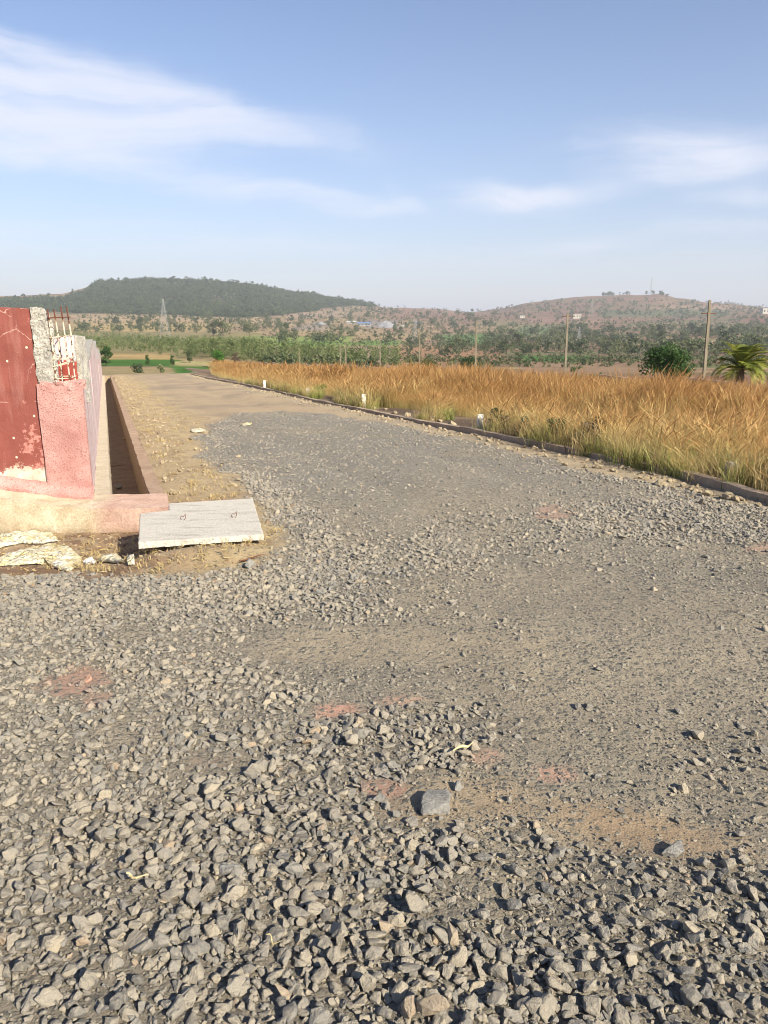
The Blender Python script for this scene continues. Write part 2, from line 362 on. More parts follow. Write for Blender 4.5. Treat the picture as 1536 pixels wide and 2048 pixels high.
# ------------------------------------------------------------------ object helpers
def link(o, parent=None):
    C.objects.link(o)
    if parent is not None: o.parent = parent
    return o
def tag(o, label=None, cat=None, group=None, kind=None):
    if label: o['label'] = label
    if cat: o['category'] = cat
    if group: o['group'] = group
    if kind: o['kind'] = kind
    return o
def empty(name, loc, label, cat, group=None, rz=0):
    o = bpy.data.objects.new(name, None); o.location = loc; o.rotation_euler.z = rz; o.empty_display_size = .2
    link(o); return tag(o, label, cat, group)
class MB:
    """collects verts and faces of ONE mesh, in world metres (or local ones)"""
    def __init__(s): s.v = []; s.f = []; s.m = []; s.n = 0
    def add(s, V, Fs, mi=0):
        V = [tuple(map(float, q)) for q in V]; s.v += V
        s.f += [tuple(i+s.n for i in q) for q in Fs]; s.m += [mi]*len(Fs); s.n += len(V)
    def box(s, x0, x1, y0, y1, z0, z1, fn=None, mi=0):
        V = [(x, y, z) for z in (z0, z1) for y in (y0, y1) for x in (x0, x1)]
        if fn: V = [fn(*q) for q in V]
        s.add(V, [(0, 2, 3, 1), (4, 5, 7, 6), (0, 1, 5, 4), (2, 6, 7, 3), (0, 4, 6, 2), (1, 3, 7, 5)], mi)
    def rough(s, x0, x1, y0, y1, z0, z1, step, amp, fn=None, seed=0, sc=6., ragged=None, mi=0):
        """a box with many small faces whose skin is uneven; ragged(x,y,z)->dz lowers its top edge"""
        nx = max(1, int(round((x1-x0)/step))); ny = max(1, int(round((y1-y0)/step))); nz = max(1, int(round((z1-z0)/step)))
        nx, ny, nz = min(nx, 90), min(ny, 90), min(nz, 60); idx = {}; V = []; Fs = []
        def vid(i, j, k):
            q = (i, j, k)
            if q not in idx:
                idx[q] = len(V); V.append((x0+(x1-x0)*i/nx, y0+(y1-y0)*j/ny, z0+(z1-z0)*k/nz))
            return idx[q]
        for i in range(nx):
            for j in range(ny):
                Fs.append((vid(i, j, 0), vid(i, j+1, 0), vid(i+1, j+1, 0), vid(i+1, j, 0)))
                Fs.append((vid(i, j, nz), vid(i+1, j, nz), vid(i+1, j+1, nz), vid(i, j+1, nz)))
        for i in range(nx):
            for k in range(nz):
                Fs.append((vid(i, 0, k), vid(i+1, 0, k), vid(i+1, 0, k+1), vid(i, 0, k+1)))
                Fs.append((vid(i, ny, k), vid(i, ny, k+1), vid(i+1, ny, k+1), vid(i+1, ny, k)))
        for j in range(ny):
            for k in range(nz):
                Fs.append((vid(0, j, k), vid(0, j, k+1), vid(0, j+1, k+1), vid(0, j+1, k)))
                Fs.append((vid(nx, j, k), vid(nx, j+1, k), vid(nx, j+1, k+1), vid(nx, j, k+1)))
        P = np.array(V)
        if ragged is not None:
            h = (P[:, 2]-z0)/(z1-z0); P[:, 2] -= np.array([ragged(*q) for q in V])*h
        D = np.stack([vn3(P*sc+31*k, seed+k)+.5*vn3(P*sc*2.7+11*k, seed+k+5)-.75 for k in range(3)], -1)
        cc = np.array([(x0+x1)/2, (y0+y1)/2, (z0+z1)/2]); P = P+D*amp*2
        V = [fn(*q) for q in P] if fn else P
        s.add(V, Fs, mi)
    def tube(s, pts, rad, n=8, cap=True, mi=0):
        pts = [Vector(p) for p in pts]; rads = rad if isinstance(rad, (list, tuple)) else [rad]*len(pts)
        V = []; Fs = []
        for i, p in enumerate(pts):
            t = (pts[min(i+1, len(pts)-1)]-pts[max(i-1, 0)]).normalized()
            a = t.orthogonal().normalized() if abs(t.z) < .9 else Vector((1, 0, 0)).cross(t).normalized()
            if abs(t.z) >= .9: a = (Vector((1, 0, 0))-t*t.x).normalized()
            else: a = (Vector((0, 0, 1))-t*t.z).normalized()
            b = t.cross(a)
            for k in range(n):
                w = 2*PI*(k+.5)/n; V.append(p+(a*math.cos(w)+b*math.sin(w))*rads[i])
        for i in range(len(pts)-1):
            for k in range(n):
                q = (k+1) % n; Fs.append((i*n+k, i*n+q, (i+1)*n+q, (i+1)*n+k))
        if cap: Fs.append(tuple(range(n-1, -1, -1))); Fs.append(tuple((len(pts)-1)*n+k for k in range(n)))
        s.add(V, Fs, mi)
    def prism(s, outline, dz, mi=0):
        n = len(outline); V = [tuple(p) for p in outline]+[(p[0], p[1], p[2]+dz) for p in outline]
        Fs = [tuple(range(n-1, -1, -1)), tuple(range(n, 2*n))]+[(i, (i+1) % n, n+(i+1) % n, n+i) for i in range(n)]
        s.add(V, Fs, mi)
    def mesh(s, name, mats, base=(0, 0, 0), smooth=False):
        me = bpy.data.meshes.new(name)
        V = [(a-base[0], b-base[1], c-base[2]) for a, b, c in s.v]
        me.from_pydata(V, [], s.f)
        for m in (mats if isinstance(mats, (list, tuple)) else [mats]): me.materials.append(m)
        me.polygons.foreach_set('material_index', s.m)
        if smooth: me.polygons.foreach_set('use_smooth', [True]*len(s.f))
        me.update(); return me
    def build(s, name, mats, parent=None, base=None, smooth=False):
        b = base if base is not None else ((0, 0, 0) if parent is None else tuple(parent.get('_b', (0, 0, 0))))
        o = bpy.data.objects.new(name, s.mesh(name, mats, b, smooth))
        if parent is None: o.location = b
        return link(o, parent)
def thing(name, loc, label, cat, group=None):
    o = empty(name, loc, label, cat, group); o['_b'] = [float(q) for q in loc]; return o

def np_mesh(name, V, Fc, mat, attrs=None, smooth=False, fattr=None):
    me = bpy.data.meshes.new(name); k = Fc.shape[1]
    me.vertices.add(len(V)); me.vertices.foreach_set('co', np.ascontiguousarray(V, np.float32).ravel())
    me.loops.add(Fc.size); me.loops.foreach_set('vertex_index', np.ascontiguousarray(Fc, np.int32).ravel())
    me.polygons.add(len(Fc)); me.polygons.foreach_set('loop_start', np.arange(0, Fc.size, k, dtype=np.int32))
    me.polygons.foreach_set('loop_total', np.full(len(Fc), k, np.int32))
    me.polygons.foreach_set('use_smooth', np.full(len(Fc), smooth, bool))
    me.materials.append(mat); me.update(calc_edges=True)
    for n, A in (attrs or {}).items():
        if A.ndim == 2:
            a = me.attributes.new(n, 'FLOAT_COLOR', 'POINT'); q = np.ones((len(V), 4), np.float32); q[:, :3] = A; a.data.foreach_set('color', q.ravel())
        else:
            a = me.attributes.new(n, 'FLOAT', 'POINT'); a.data.foreach_set('value', A.astype(np.float32))
    return me

def scatter(name, P, R, S, idx, variants, red=None):
    """ONE object: a mesh of points that carries an instance of one of the variant meshes on each"""
    me = bpy.data.meshes.new(name); n = len(P)
    me.vertices.add(n); me.vertices.foreach_set('co', np.ascontiguousarray(P, np.float32).ravel())
    for nm, A in (('rot', R), ('scl', S)):
        a = me.attributes.new(nm, 'FLOAT_VECTOR', 'POINT'); a.data.foreach_set('vector', np.ascontiguousarray(A, np.float32).ravel())
    a = me.attributes.new('idx', 'INT', 'POINT'); a.data.foreach_set('value', np.ascontiguousarray(idx, np.int32))
    a = me.attributes.new('red', 'FLOAT', 'POINT'); a.data.foreach_set('value', (np.zeros(n) if red is None else red).astype(np.float32))
    me.update()
    o = link(bpy.data.objects.new(name, me))
    ng = bpy.data.node_groups.new(name, 'GeometryNodeTree')
    ng.interface.new_socket('Geometry', in_out='INPUT', socket_type='NodeSocketGeometry')
    ng.interface.new_socket('Geometry', in_out='OUTPUT', socket_type='NodeSocketGeometry')
    gi = ng.nodes.new('NodeGroupInput'); go = ng.nodes.new('NodeGroupOutput')
    iop = ng.nodes.new('GeometryNodeInstanceOnPoints'); jn = ng.nodes.new('GeometryNodeJoinGeometry')
    for k, vm in enumerate(variants):
        ob = bpy.data.objects.new(vm.name, vm)
        oi = ng.nodes.new('GeometryNodeObjectInfo'); oi.inputs['Object'].default_value = ob; oi.inputs['As Instance'].default_value = True
        ng.links.new(oi.outputs['Geometry'], jn.inputs[0])
    ng.links.new(gi.outputs[0], iop.inputs['Points']); ng.links.new(jn.outputs[0], iop.inputs['Instance'])
    iop.inputs['Pick Instance'].default_value = True
    for nm, dt, sock in (('rot', 'FLOAT_VECTOR', 'Rotation'), ('scl', 'FLOAT_VECTOR', 'Scale'), ('idx', 'INT', 'Instance Index')):
        na = ng.nodes.new('GeometryNodeInputNamedAttribute'); na.data_type = dt; na.inputs['Name'].default_value = nm
        ng.links.new([q for q in na.outputs if q.enabled and q.name == 'Attribute'][0], iop.inputs[sock])
    ng.links.new(iop.outputs[0], go.inputs[0])
    md = o.modifiers.new('scatter', 'NODES'); md.node_group = ng
    return o

# ------------------------------------------------------------------ ground: one sheet, cut into the places it is made of
def poly_mask(x, y, poly):
    """signed distance to a closed ground polygon, positive inside"""
    inside = np.zeros(x.shape, bool); best = np.full(x.shape, 1e9)
    n = len(poly)
    for i in range(n):
        ax, ay = poly[i]; bx, by = poly[(i+1) % n]
        cond = ((ay > y) != (by > y)) & (x < (bx-ax)*(y-ay)/(by-ay+1e-12)+ax); inside ^= cond
        dx, dy = bx-ax, by-ay; t = np.clip(((x-ax)*dx+(y-ay)*dy)/(dx*dx+dy*dy+1e-12), 0, 1)
        best = np.minimum(best, np.hypot(x-ax-t*dx, y-ay-t*dy))
    return np.where(inside, best, -best)
GPX = [(-700, 1170), (-200, 1158), (0, 1152), (120, 1150), (200, 1152), (290, 1150), (400, 1158), (490, 1142), (550, 1112), (572, 1082), (548, 1040), (512, 998), (470, 965),
       (412, 925), (396, 898), (405, 868), (432, 842), (480, 828), (560, 822), (640, 828), (700, 838), (800, 855), (900, 877), (1000, 900), (1100, 923),
       (1200, 947), (1300, 969), (1400, 988), (1536, 1020), (1800, 1075)]
GPOLY = [tuple((onland(*q)[0] if -250 < q[0] < 600 and q[1] > 960 else gp(*q))[:2]) for q in GPX]+[(9., .5), (9., -6.), (-9., -6.)]
def ellipse(x, y, px, py, rx, ry, rot=0.):
    c = gp(px, py); a = gp(px, py-ry); w = c[1]*c_-(c[2]-EYE)*s_
    ax = rx/FPX*w; ay = max(np.hypot(*(a-c)[:2]), .02)
    u = c[:2]/np.hypot(*c[:2]); e1 = np.array([u[1], -u[0]]); dx = x-c[0]; dy = y-c[1]
    p = dx*e1[0]+dy*e1[1]; q = dx*u[0]+dy*u[1]
    if rot: p, q = p*math.cos(rot)+q*math.sin(rot), -p*math.sin(rot)+q*math.cos(rot)
    return np.sqrt((p/ax)**2+(q/ay)**2)
TAN = [(800, 1298, 420, 40, .85), (1250, 1360, 420, 160, .5), (1260, 1662, 270, 42, .95), (960, 1605, 190, 55, .75), (450, 1525, 80, 40, .8), (1150, 1190, 380, 60, .45),
       (960, 965, 300, 50, .35), (1350, 1500, 260, 70, .45), (1430, 1250, 260, 40, .5), (540, 1180, 80, 20, .1), (200, 1290, 300, 25, .25), (720, 1500, 130, 25, .4)]
REDP = [(150, 1375, 62, 26, .95), (192, 1412, 32, 18, .9), (1098, 1026, 48, 14, .75), (680, 1415, 60, 14, .7), (800, 1402, 70, 9, .45), (770, 1570, 60, 22, .6), (1115, 1552, 55, 16, .5), (960, 1522, 35, 22, .5), (1530, 1098, 40, 9, .7), (430, 1520, 40, 14, .2)]
def patches(x, y):
    n = (fbm(x*2.6, y*2.6, 41, 4)-.5)*1.5; n2 = (fbm(x*9, y*9, 43, 3)-.5)*.9
    tan = np.zeros(x.shape); red = np.zeros(x.shape)
    for px, py, rx, ry, a in TAN: tan = np.maximum(tan, a*(1-ss(.55, 1.25, ellipse(x, y, px, py, rx, ry)+n+n2*.5)))
    for px, py, rx, ry, a in REDP: red = np.maximum(red, a*(1-ss(.5, 1.2, ellipse(x, y, px, py, rx, ry)+n*.6+n2*1.5)))
    return tan, np.clip(red*1.35, 0, 1)
COARSE = [(150, 1205, 620, 70, .95), (640, 1165, 170, 80, .85), (440, 985, 60, 120, .8), (770, 1475, 230, 62, 1.), (260, 1380, 440, 110, .72), (250, 1560, 420, 110, .85), (280, 1760, 520, 170, .9), (768, 1975, 1300, 190, 1.),
          (760, 1740, 270, 110, .95), (1380, 1860, 480, 190, 1.), (1500, 1480, 120, 55, .65), (1440, 1585, 120, 50, .45), (1380, 1040, 300, 36, .8), (960, 1290, 110, 60, .35), (850, 1130, 130, 60, .5), (1000, 1050, 150, 40, .3), (1200, 1420, 200, 30, .22), (620, 860, 200, 22, .2)]
def coarse(x, y):
    n = (fbm(x*1.9, y*1.9, 45, 4)-.5)*1.3; c = np.full(x.shape, .05)
    for px, py, rx, ry, a in COARSE: c = np.maximum(c, a*(1-ss(.6, 1.25, ellipse(x, y, px, py, rx, ry)+n)))
    sd = poly_mask(x, y, GPOLY)+n*.25; c = np.maximum(c, .85*ss(.62, .30, sd)*(np.hypot(x, y) < 30))     # the ragged spill edge of the fan
    return c
def gravel(x, y):
    sd = poly_mask(x, y, GPOLY)
    sd = sd + (fbm(x*1.7, y*1.7, 51, 4)-.5)*.5*np.clip(np.hypot(x, y)/8, .3, 1.6)
    return ss(-.10, .16, sd)

azf = np.radians(np.arange(-33, 33.001, .11)); azc1 = np.radians(np.arange(-180, -33.5, 4.)); azc2 = np.radians(np.append(np.arange(36, 178, 4.), 180))
AZ = np.concatenate([azc1, azf, azc2]); DD = np.exp(np.linspace(math.log(.4), math.log(5200), 740))
A_, D_ = np.meshgrid(AZ, DD, indexing='ij')
X = D_*np.sin(A_); Y = D_*np.cos(A_)
Z = zf(X, Y)
Sg = RD[0]*X+RD[1]*Y; Rg = RR[0]*X+RR[1]*Y
PXg, PYg = proj(np.stack([X, Y, Z], -1))
grav = np.zeros(X.shape); tan = np.zeros(X.shape); red = np.zeros(X.shape)
near = (D_ < 40) & (np.abs(A_) < 1.2) | (D_ < 6)
grav[near] = gravel(X[near], Y[near]); tan[near], red[near] = patches(X[near], Y[near])
lay = lambda a, b, t: a*(1-t[..., None])+np.array(b)*t[..., None]
N1 = fbm(X*.9, Y*.9, 61, 4); N2 = fbm(X*3.1, Y*3.1, 62, 4); N3 = fbm(X/30, Y/30, 63, 4)
col = np.zeros(X.shape+(3,))+np.array([.42, .32, .205])                       # dirt
col = lay(col, [.33, .25, .175], ss(.45, .65, N1)*.7)
verge = (1-ss(1.7, 2.5, Rg+(N1-.5)*1.6))*ss(-.5, .2, Rg)                      # sandy verge beside the drain
col = lay(col, [.46, .355, .20], verge*(.45+.45*ss(.35, .6, N2)))
col = lay(col, [.30, .21, .12], verge*ss(.5, .66, fbm(X*6, Y*6, 68, 4))*.6)
pit = ss(-1.2, -1.7, X)*ss(5., 5.4, Y)*(1-ss(8, 8.4, Y)); col = lay(col, [.36, .24, .14], pit*.8); col = lay(col, [.19, .115, .07], pit*ss(.46, .6, fbm(X*5, Y*5, 67, 4))*.75); col = lay(col, [.46, .36, .23], pit*ss(.56, .66, fbm(X*7+3, Y*7, 69, 4))*.8)
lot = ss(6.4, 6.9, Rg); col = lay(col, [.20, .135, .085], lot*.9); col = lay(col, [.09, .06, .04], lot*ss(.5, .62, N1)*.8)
edge = np.exp(-((Rg-5.9)/.35)**2)*(Sg < 64); col = lay(col, [.44, .36, .24], edge*.6)
gcol = np.zeros(X.shape+(3,))+np.array([.37, .318, .238]); gcol = lay(gcol, [.31, .27, .205], ss(.4, .62, N1)*.8)
gcol = lay(gcol, [.40, .33, .228], tan*.8); brown = np.zeros(X.shape)
brown[near] = np.maximum(.9*(1-ss(.4, 1.3, ellipse(X[near], Y[near], 1240, 1658, 300, 60)+(N1[near]-.5))), .8*(1-ss(.4, 1.3, ellipse(X[near], Y[near], 930, 1600, 220, 70)+(N1[near]-.5))))
gcol = lay(gcol, [.41, .295, .185], brown)
gcol = lay(gcol, [.60, .35, .25], red)
co_ = np.zeros(X.shape); co_[near] = coarse(X[near], Y[near]); gcol = lay(gcol, [.22, .19, .15], co_*.6); gcol = lay(gcol, [.42, .345, .235], ss(.5, .66, fbm(Rg*1.6, Sg*.3, 70, 4))*(1-co_)*.6)
gcol = lay(gcol, [.25, .24, .22], ss(6.5, 9.5, D_)*(1-tan)*ss(.30, .52, fbm(X*.7, Y*.7, 66, 4))*.8)
col = col*(1-grav[..., None])+gcol*grav[..., None]
gr = np.clip(grav*(1-tan*.55)*(1-red*.6)*(1-brown*.6)*.72, 0, 1)
onroad = (Rg > 1.9) & (Rg < 6.1) & (Sg < 66)
gr = np.maximum(gr, np.where(onroad, .22*ss(.3, .7, N1), .06))
# --- fields and hills beyond the plot
outp = np.maximum(Sg-(66.5+52*ss(6.8, 12, Rg)), Rg-22.8); far = ss(-2, 5, outp)*(Y > 0)
jx = PXg+(fbm(X/40, Y/40, 71, 3)-.5)*46; jy = PYg+(fbm(X/40, Y/40, 72, 3)-.5)*7*np.clip(D_/200, .4, 1.2)
fc = np.zeros(X.shape+(3,))+np.array([.30, .205, .13])
fc = lay(fc, [.38, .285, .155], ss(.42, .6, N3)); fc = lay(fc, [.255, .145, .105], ss(760, 1000, jx)*ss(.4, .6, fbm(X/90, Y/60, 73, 3))*.9)
terr = ss(.47, .60, fbm(X/70+9, Y/28, 74, 4)); fc = lay(fc, [.135, .16, .075], terr*ss(900, 1050, jx)*.75)
fc = lay(fc, [.30, .165, .118], ss(1450, 1900, D_)*ss(700, 800, jx)*.8*(1-terr*.6))
def patch(x0, x1, y0, y1, colr, a=1., sx=8, sy=2.5):
    global fc
    fc = lay(fc, colr, a*ss(x0-sx, x0+sx, jx)*(1-ss(x1-sx, x1+sx, jx))*ss(y0-sy, y0+sy, jy)*(1-ss(y1-sy, y1+sy, jy))*far)
patch(150, 520, 626, 644, [.42, .30, .18]); patch(140, 460, 645, 662, [.44, .33, .15], .8)
patch(-300, 520, 664, 716, [.27, .235, .11], .9); patch(500, 660, 690, 740, [.25, .20, .11], .7)
patch(215, 345, 708, 719, [.46, .33, .15]); patch(205, 360, 718.5, 733, [.075, .17, .03], 1, 8, 1.2); patch(345, 425, 722, 731, [.42, .37, .17])
patch(335, 440, 732.5, 750, [.085, .19, .035], 1, 8, 1.2); patch(180, 345, 735, 752, [.37, .29, .15])
patch(480, 700, 674, 694, [.24, .29, .08], 1, 10, 1.5); patch(560, 800, 683, 691, [.15, .25, .055], 1, 10, 1.5); patch(640, 800, 692, 740, [.37, .265, .185])
patch(780, 1010, 692, 724, [.34, .20, .115]); patch(880, 1000, 668, 690, [.13, .22, .065], 1, 14, 2); patch(1040, 1185, 710, 722, [.08, .19, .04], 1, 8, 1.2)
patch(1040, 1330, 723, 748, [.33, .22, .14], .9); patch(1030, 1120, 655, 672, [.14, .19, .08], .9); patch(1200, 1460, 619, 632, [.14, .175, .09], .8)
patch(1010, 1320, 676, 682, [.28, .17, .125], .9); patch(1050, 1200, 636, 644, [.33, .20, .15]); patch(560, 700, 622, 633, [.40, .29, .20]); patch(1290, 1460, 612, 619, [.38, .26, .17], .9)
patch(730, 800, 640, 656, [.27, .24, .23], .8); patch(590, 660, 650, 662, [.30, .26, .24], .6); patch(1500, 1700, 634, 650, [.26, .13, .095], .9)
FTOP = np.interp(PXg, [-400, 0, 130, 165, 195, 230, 800], [604, 600, 596, 585, 566, 540, 540]); FBOT = np.interp(PXg, [-400, 0, 130, 250, 400, 480, 560, 640, 700, 750, 775], [625, 622, 626, 628, 633, 636, 631, 619, 612, 612, 600])
forest = (D_ > 1380) & (D_ < 2480) & (PXg < 772) & (PYg > FTOP-3) & (PYg < FBOT+(N3-.5)*8) & (Y > 0)
fc = fc*(.88-.14*ss(1300, 1700, D_))[..., None]
fc = lay(fc, [.085, .085, .05], forest*.85)
col = col*(1-far[..., None])+fc*far[..., None]
col = np.clip(col, .01, .9)
na, ndd = X.shape
ii, jj = np.meshgrid(np.arange(na-1), np.arange(ndd-1), indexing='ij')
v0 = ii*ndd+jj; QF = np.stack([v0, v0+1, v0+ndd+1, v0+ndd], -1).reshape(-1, 4)[:, ::-1]
fm = lambda a: (a[:-1, :-1]+a[1:, :-1]+a[:-1, 1:]+a[1:, 1:]).ravel()/4
fg = fm(grav); fs = fm(Sg); fr = fm(Rg); fd = fm(D_); fo = fm(outp); fy = fm(Y)
isgr = fg > .5; isroad = (~isgr) & (fr > .5) & (fr < 6.4) & (fs < 66.5) & (fs > 5) & (fd < 80)
isfar = (fo > 4) & (fy > 0); ishill = isfar & (fd > 1450); isfield = isfar & ~ishill
isgnd = ~(isgr | isroad | isfar)
VV = np.stack([X, Y, Z], -1).reshape(-1, 3); CC = col.reshape(-1, 3); GG = gr.ravel()
def piece(name, mask, mat):
    f = QF[mask]; u, inv = np.unique(f, return_inverse=True)
    me = np_mesh(name, VV[u], inv.reshape(f.shape), mat, {'Col': CC[u], 'grav': GG[u]}, True)
    return tag(link(bpy.data.objects.new(name, me)), kind='structure')
piece('gravel_road', isgr, M['soil']); piece('dirt_road', isroad, M['soil']); piece('ground', isgnd, M['soil'])
piece('fields', isfield, M['land']); piece('hills', ishill, M['land'])
# floor of the world under the eye: closes the ring left open by the sheet
me = bpy.data.meshes.new('ground_patch'); P0 = [VV[i*ndd] for i in range(na)]
me.from_pydata([tuple(p) for p in P0], [], [tuple(range(len(P0)-1, -1, -1))]); me.materials.append(M['soil'])
a = me.attributes.new('Col', 'FLOAT_COLOR', 'POINT'); a.data.foreach_set('color', np.tile([.3, .26, .2, 1.], len(P0)))
tag(link(bpy.data.objects.new('ground_patch', me)), kind='structure')

# ------------------------------------------------------------------ crushed stone
def stone_mesh(name, seed, mat, flat=.62, npts=15, bev=.05, big=False):
    r = random.Random(seed); bm = bmesh.new(); el = r.uniform(.62, .95)
    for _ in range(npts):
        v = Vector((r.gauss(0, 1), r.gauss(0, 1), r.gauss(0, 1))).normalized()
        q = r.uniform(.86, 1.05)
        bm.verts.new((v.x*q, v.y*q*el, v.z*q*flat*r.uniform(.85, 1.1)))
    for _ in range(3):                                              # a few sheared planes
        n = Vector((r.gauss(0, 1), r.gauss(0, 1), r.gauss(0, .8))).normalized(); lim = r.uniform(.42, .7)
        for v in bm.verts:
            dd = v.co.dot(n)
            if dd > lim: v.co -= n*(dd-lim)
    bmesh.ops.remove_doubles(bm, verts=bm.verts, dist=.12)
    g = bmesh.ops.convex_hull(bm, input=bm.verts)
    bmesh.ops.delete(bm, geom=list({e for e in g['geom_interior']+g['geom_unused'] if isinstance(e, bmesh.types.BMVert)}), context='VERTS')
    bmesh.ops.dissolve_limit(bm, angle_limit=.16, verts=bm.verts, edges=bm.edges)
    if bev: bmesh.ops.bevel(bm, geom=list(bm.edges), offset=bev, segments=1, profile=.6, affect='EDGES', clamp_overlap=True)
    bmesh.ops.triangulate(bm, faces=bm.faces)
    if big:
        bmesh.ops.subdivide_edges(bm, edges=bm.edges, cuts=1, use_grid_fill=True)
        P = np.array([v.co[:] for v in bm.verts]); D = np.stack([vn3(P*3.3+seed+7*k, seed+k)-.5 for k in range(3)], -1)
        for v, d in zip(bm.verts, D): v.co += Vector(d)*.13
        bmesh.ops.triangulate(bm, faces=bm.faces)
    me = bpy.data.meshes.new(name); bm.to_mesh(me); bm.free(); me.materials.append(mat); return me
SV = [stone_mesh('crushed_stone', k+1, M['stone'], random.uniform(.5, .85), random.randint(11, 18), .06, True) for k in range(26)]
SL = [stone_mesh('small_stone', 100+k, M['stone'], .7, 9, 0) for k in range(10)]
def stones(name, dmin, dmax, spacing, smin, smax, dens, variants, azl=.62, power=1.6, lift=.25, seed=0):
    g = np.random.default_rng(seed); L = dmax*math.sin(azl)+1
    xs = np.arange(-L, L, spacing); ys = np.arange(dmin*math.cos(azl)-.3, dmax, spacing)
    x, y = np.meshgrid(xs, ys); x = (x+g.uniform(-.5, .5, x.shape)*spacing).ravel(); y = (y+g.uniform(-.5, .5, y.shape)*spacing).ravel()
    d = np.hypot(x, y); az = np.arctan2(x, y); keep = (d > dmin) & (d < dmax) & (np.abs(az) < azl+np.where(d < 3, .25, 0)); x, y = x[keep], y[keep]
    gv = gravel(x, y); tn, rd = patches(x, y); dn = dens(x, y, gv, tn, rd); keep = g.uniform(size=len(x)) < dn; x, y, tn, rd = x[keep], y[keep], tn[keep], rd[keep]
    n = len(x); sz = (smin+(smax-smin)*g.uniform(size=n)**power)*.5*(1-.35*tn)
    z = zf(x, y)+sz*lift*g.uniform(.2, 1.5, n)*(1-.62*ss(2.2, 3.4, np.hypot(x, y)))
    S = np.stack([sz*g.uniform(.85, 1.2, n), sz*g.uniform(.8, 1.1, n), sz*g.uniform(.7, 1.05, n)], -1)
    R = np.stack([g.normal(0, .35, n), g.normal(0, .35, n), g.uniform(0, 6.28, n)], -1)
    return scatter(name, np.stack([x, y, z], -1), R, S, g.integers(0, len(variants), n), variants, rd*g.uniform(.3, 1, n))
clump = lambda x, y: fbm(x*1.1, y*1.1, 81, 3)
def dens_big(x, y, gv, tn, rd): return gv*coarse(x, y)*(1-.8*tn)*(1-.9*rd)*np.clip(.6+1.*ss(.36, .56, clump(x, y)), 0, 1)
def dens_mid(x, y, gv, tn, rd): return gv*np.clip(.16+coarse(x, y), 0, 1)*(1-.7*tn)*(1-.85*rd)
def dens_small(x, y, gv, tn, rd): return gv*(.75-.2*tn)*(1-.88*rd)
g1 = stones('gravel', .9, 10, .038, .032, .080, dens_big, SV, seed=1, lift=.32)
g6 = stones('gravel', .9, 7, .10, .045, .10, lambda x, y, gv, tn, rd: dens_big(x, y, gv, tn, rd)**2*ss(.48, .62, clump(x+7, y))*.7, SV, seed=6, lift=.75)
g2 = stones('gravel', .9, 8, .031, .014, .044, dens_mid, SV, seed=2, lift=.4)
g3 = stones('gravel', .9, 5, .020, .007, .024, dens_small, SL, seed=3, lift=.25)
g4 = stones('gravel', 8, 26, .06, .025, .065, lambda x, y, gv, tn, rd: gv*(1-.7*tn)*(.55+.45*coarse(x, y)), SL, seed=4, lift=.32)
g5 = stones('gravel', 5, 12, .042, .012, .036, dens_small, SL, seed=5, lift=.3)
for g, l in ((g6, 'loose coarse stones lying on top of the gravel'), (g1, 'coarse angular grey crushed stones spread over the road'), (g2, 'medium grey stone chips filling between the coarse stones'), (g3, 'fine dusty chips in the nearest gravel'),
             (g4, 'far fan of grey gravel ending at the dirt road'), (g5, 'fine chips in the middle stretch of gravel')):
    tag(g, l, 'gravel', kind='stuff')
# buff rubble on the verge beside the drain and along the foot of the kerb
def rubble(name, n, fn, smin, smax, label, seed, var):
    g = np.random.default_rng(seed); x, y = fn(g, n); z = zf(x, y); sz = (smin+(smax-smin)*g.uniform(size=n)**2.2)*.5
    R = np.stack([g.normal(0, .4, n), g.normal(0, .4, n), g.uniform(0, 6.28, n)], -1); S = sz[:, None]*g.uniform(.75, 1.2, (n, 3))
    return tag(scatter(name, np.stack([x, y, z+sz*.2], -1), R, S, g.integers(0, len(var), n), var), label, 'rubble', kind='stuff')
LV = [stone_mesh('buff_stone', 200+k, M['limestone'], .62, 12, .06, True) for k in range(9)]
def fn_verge(g, n):
    s = 8.6+(62-8.6)*g.uniform(size=n)**1.15; r = .56+np.abs(g.normal(0, .5, n)); return RD[0]*s+RR[0]*r, RD[1]*s+RR[1]*r
def fn_kerb(g, n):
    s = 5+(62-5)*g.uniform(size=n)**1.3; r = 6.25-np.abs(g.normal(0, .30, n)); return RD[0]*s+RR[0]*r, RD[1]*s+RR[1]*r
rubble('rubble', 1700, fn_verge, .015, .12, 'loose buff rubble and straw bits on the sandy verge beside the drain', 31, LV)
rubble('rubble', 1500, fn_kerb, .03, .14, 'small buff rubble along the foot of the kerb', 32, LV)
def fn_pit(g, n): return g.uniform(-4.5, -.9, n), g.uniform(5.0, 7.6, n)
rubble('rubble', 1500, fn_pit, .008, .06, 'small clods and chips on the bare soil below the foundation', 33, LV+[stone_mesh('clod', 240+k, M['clod'], .7, 11, .05, True) for k in range(5)])

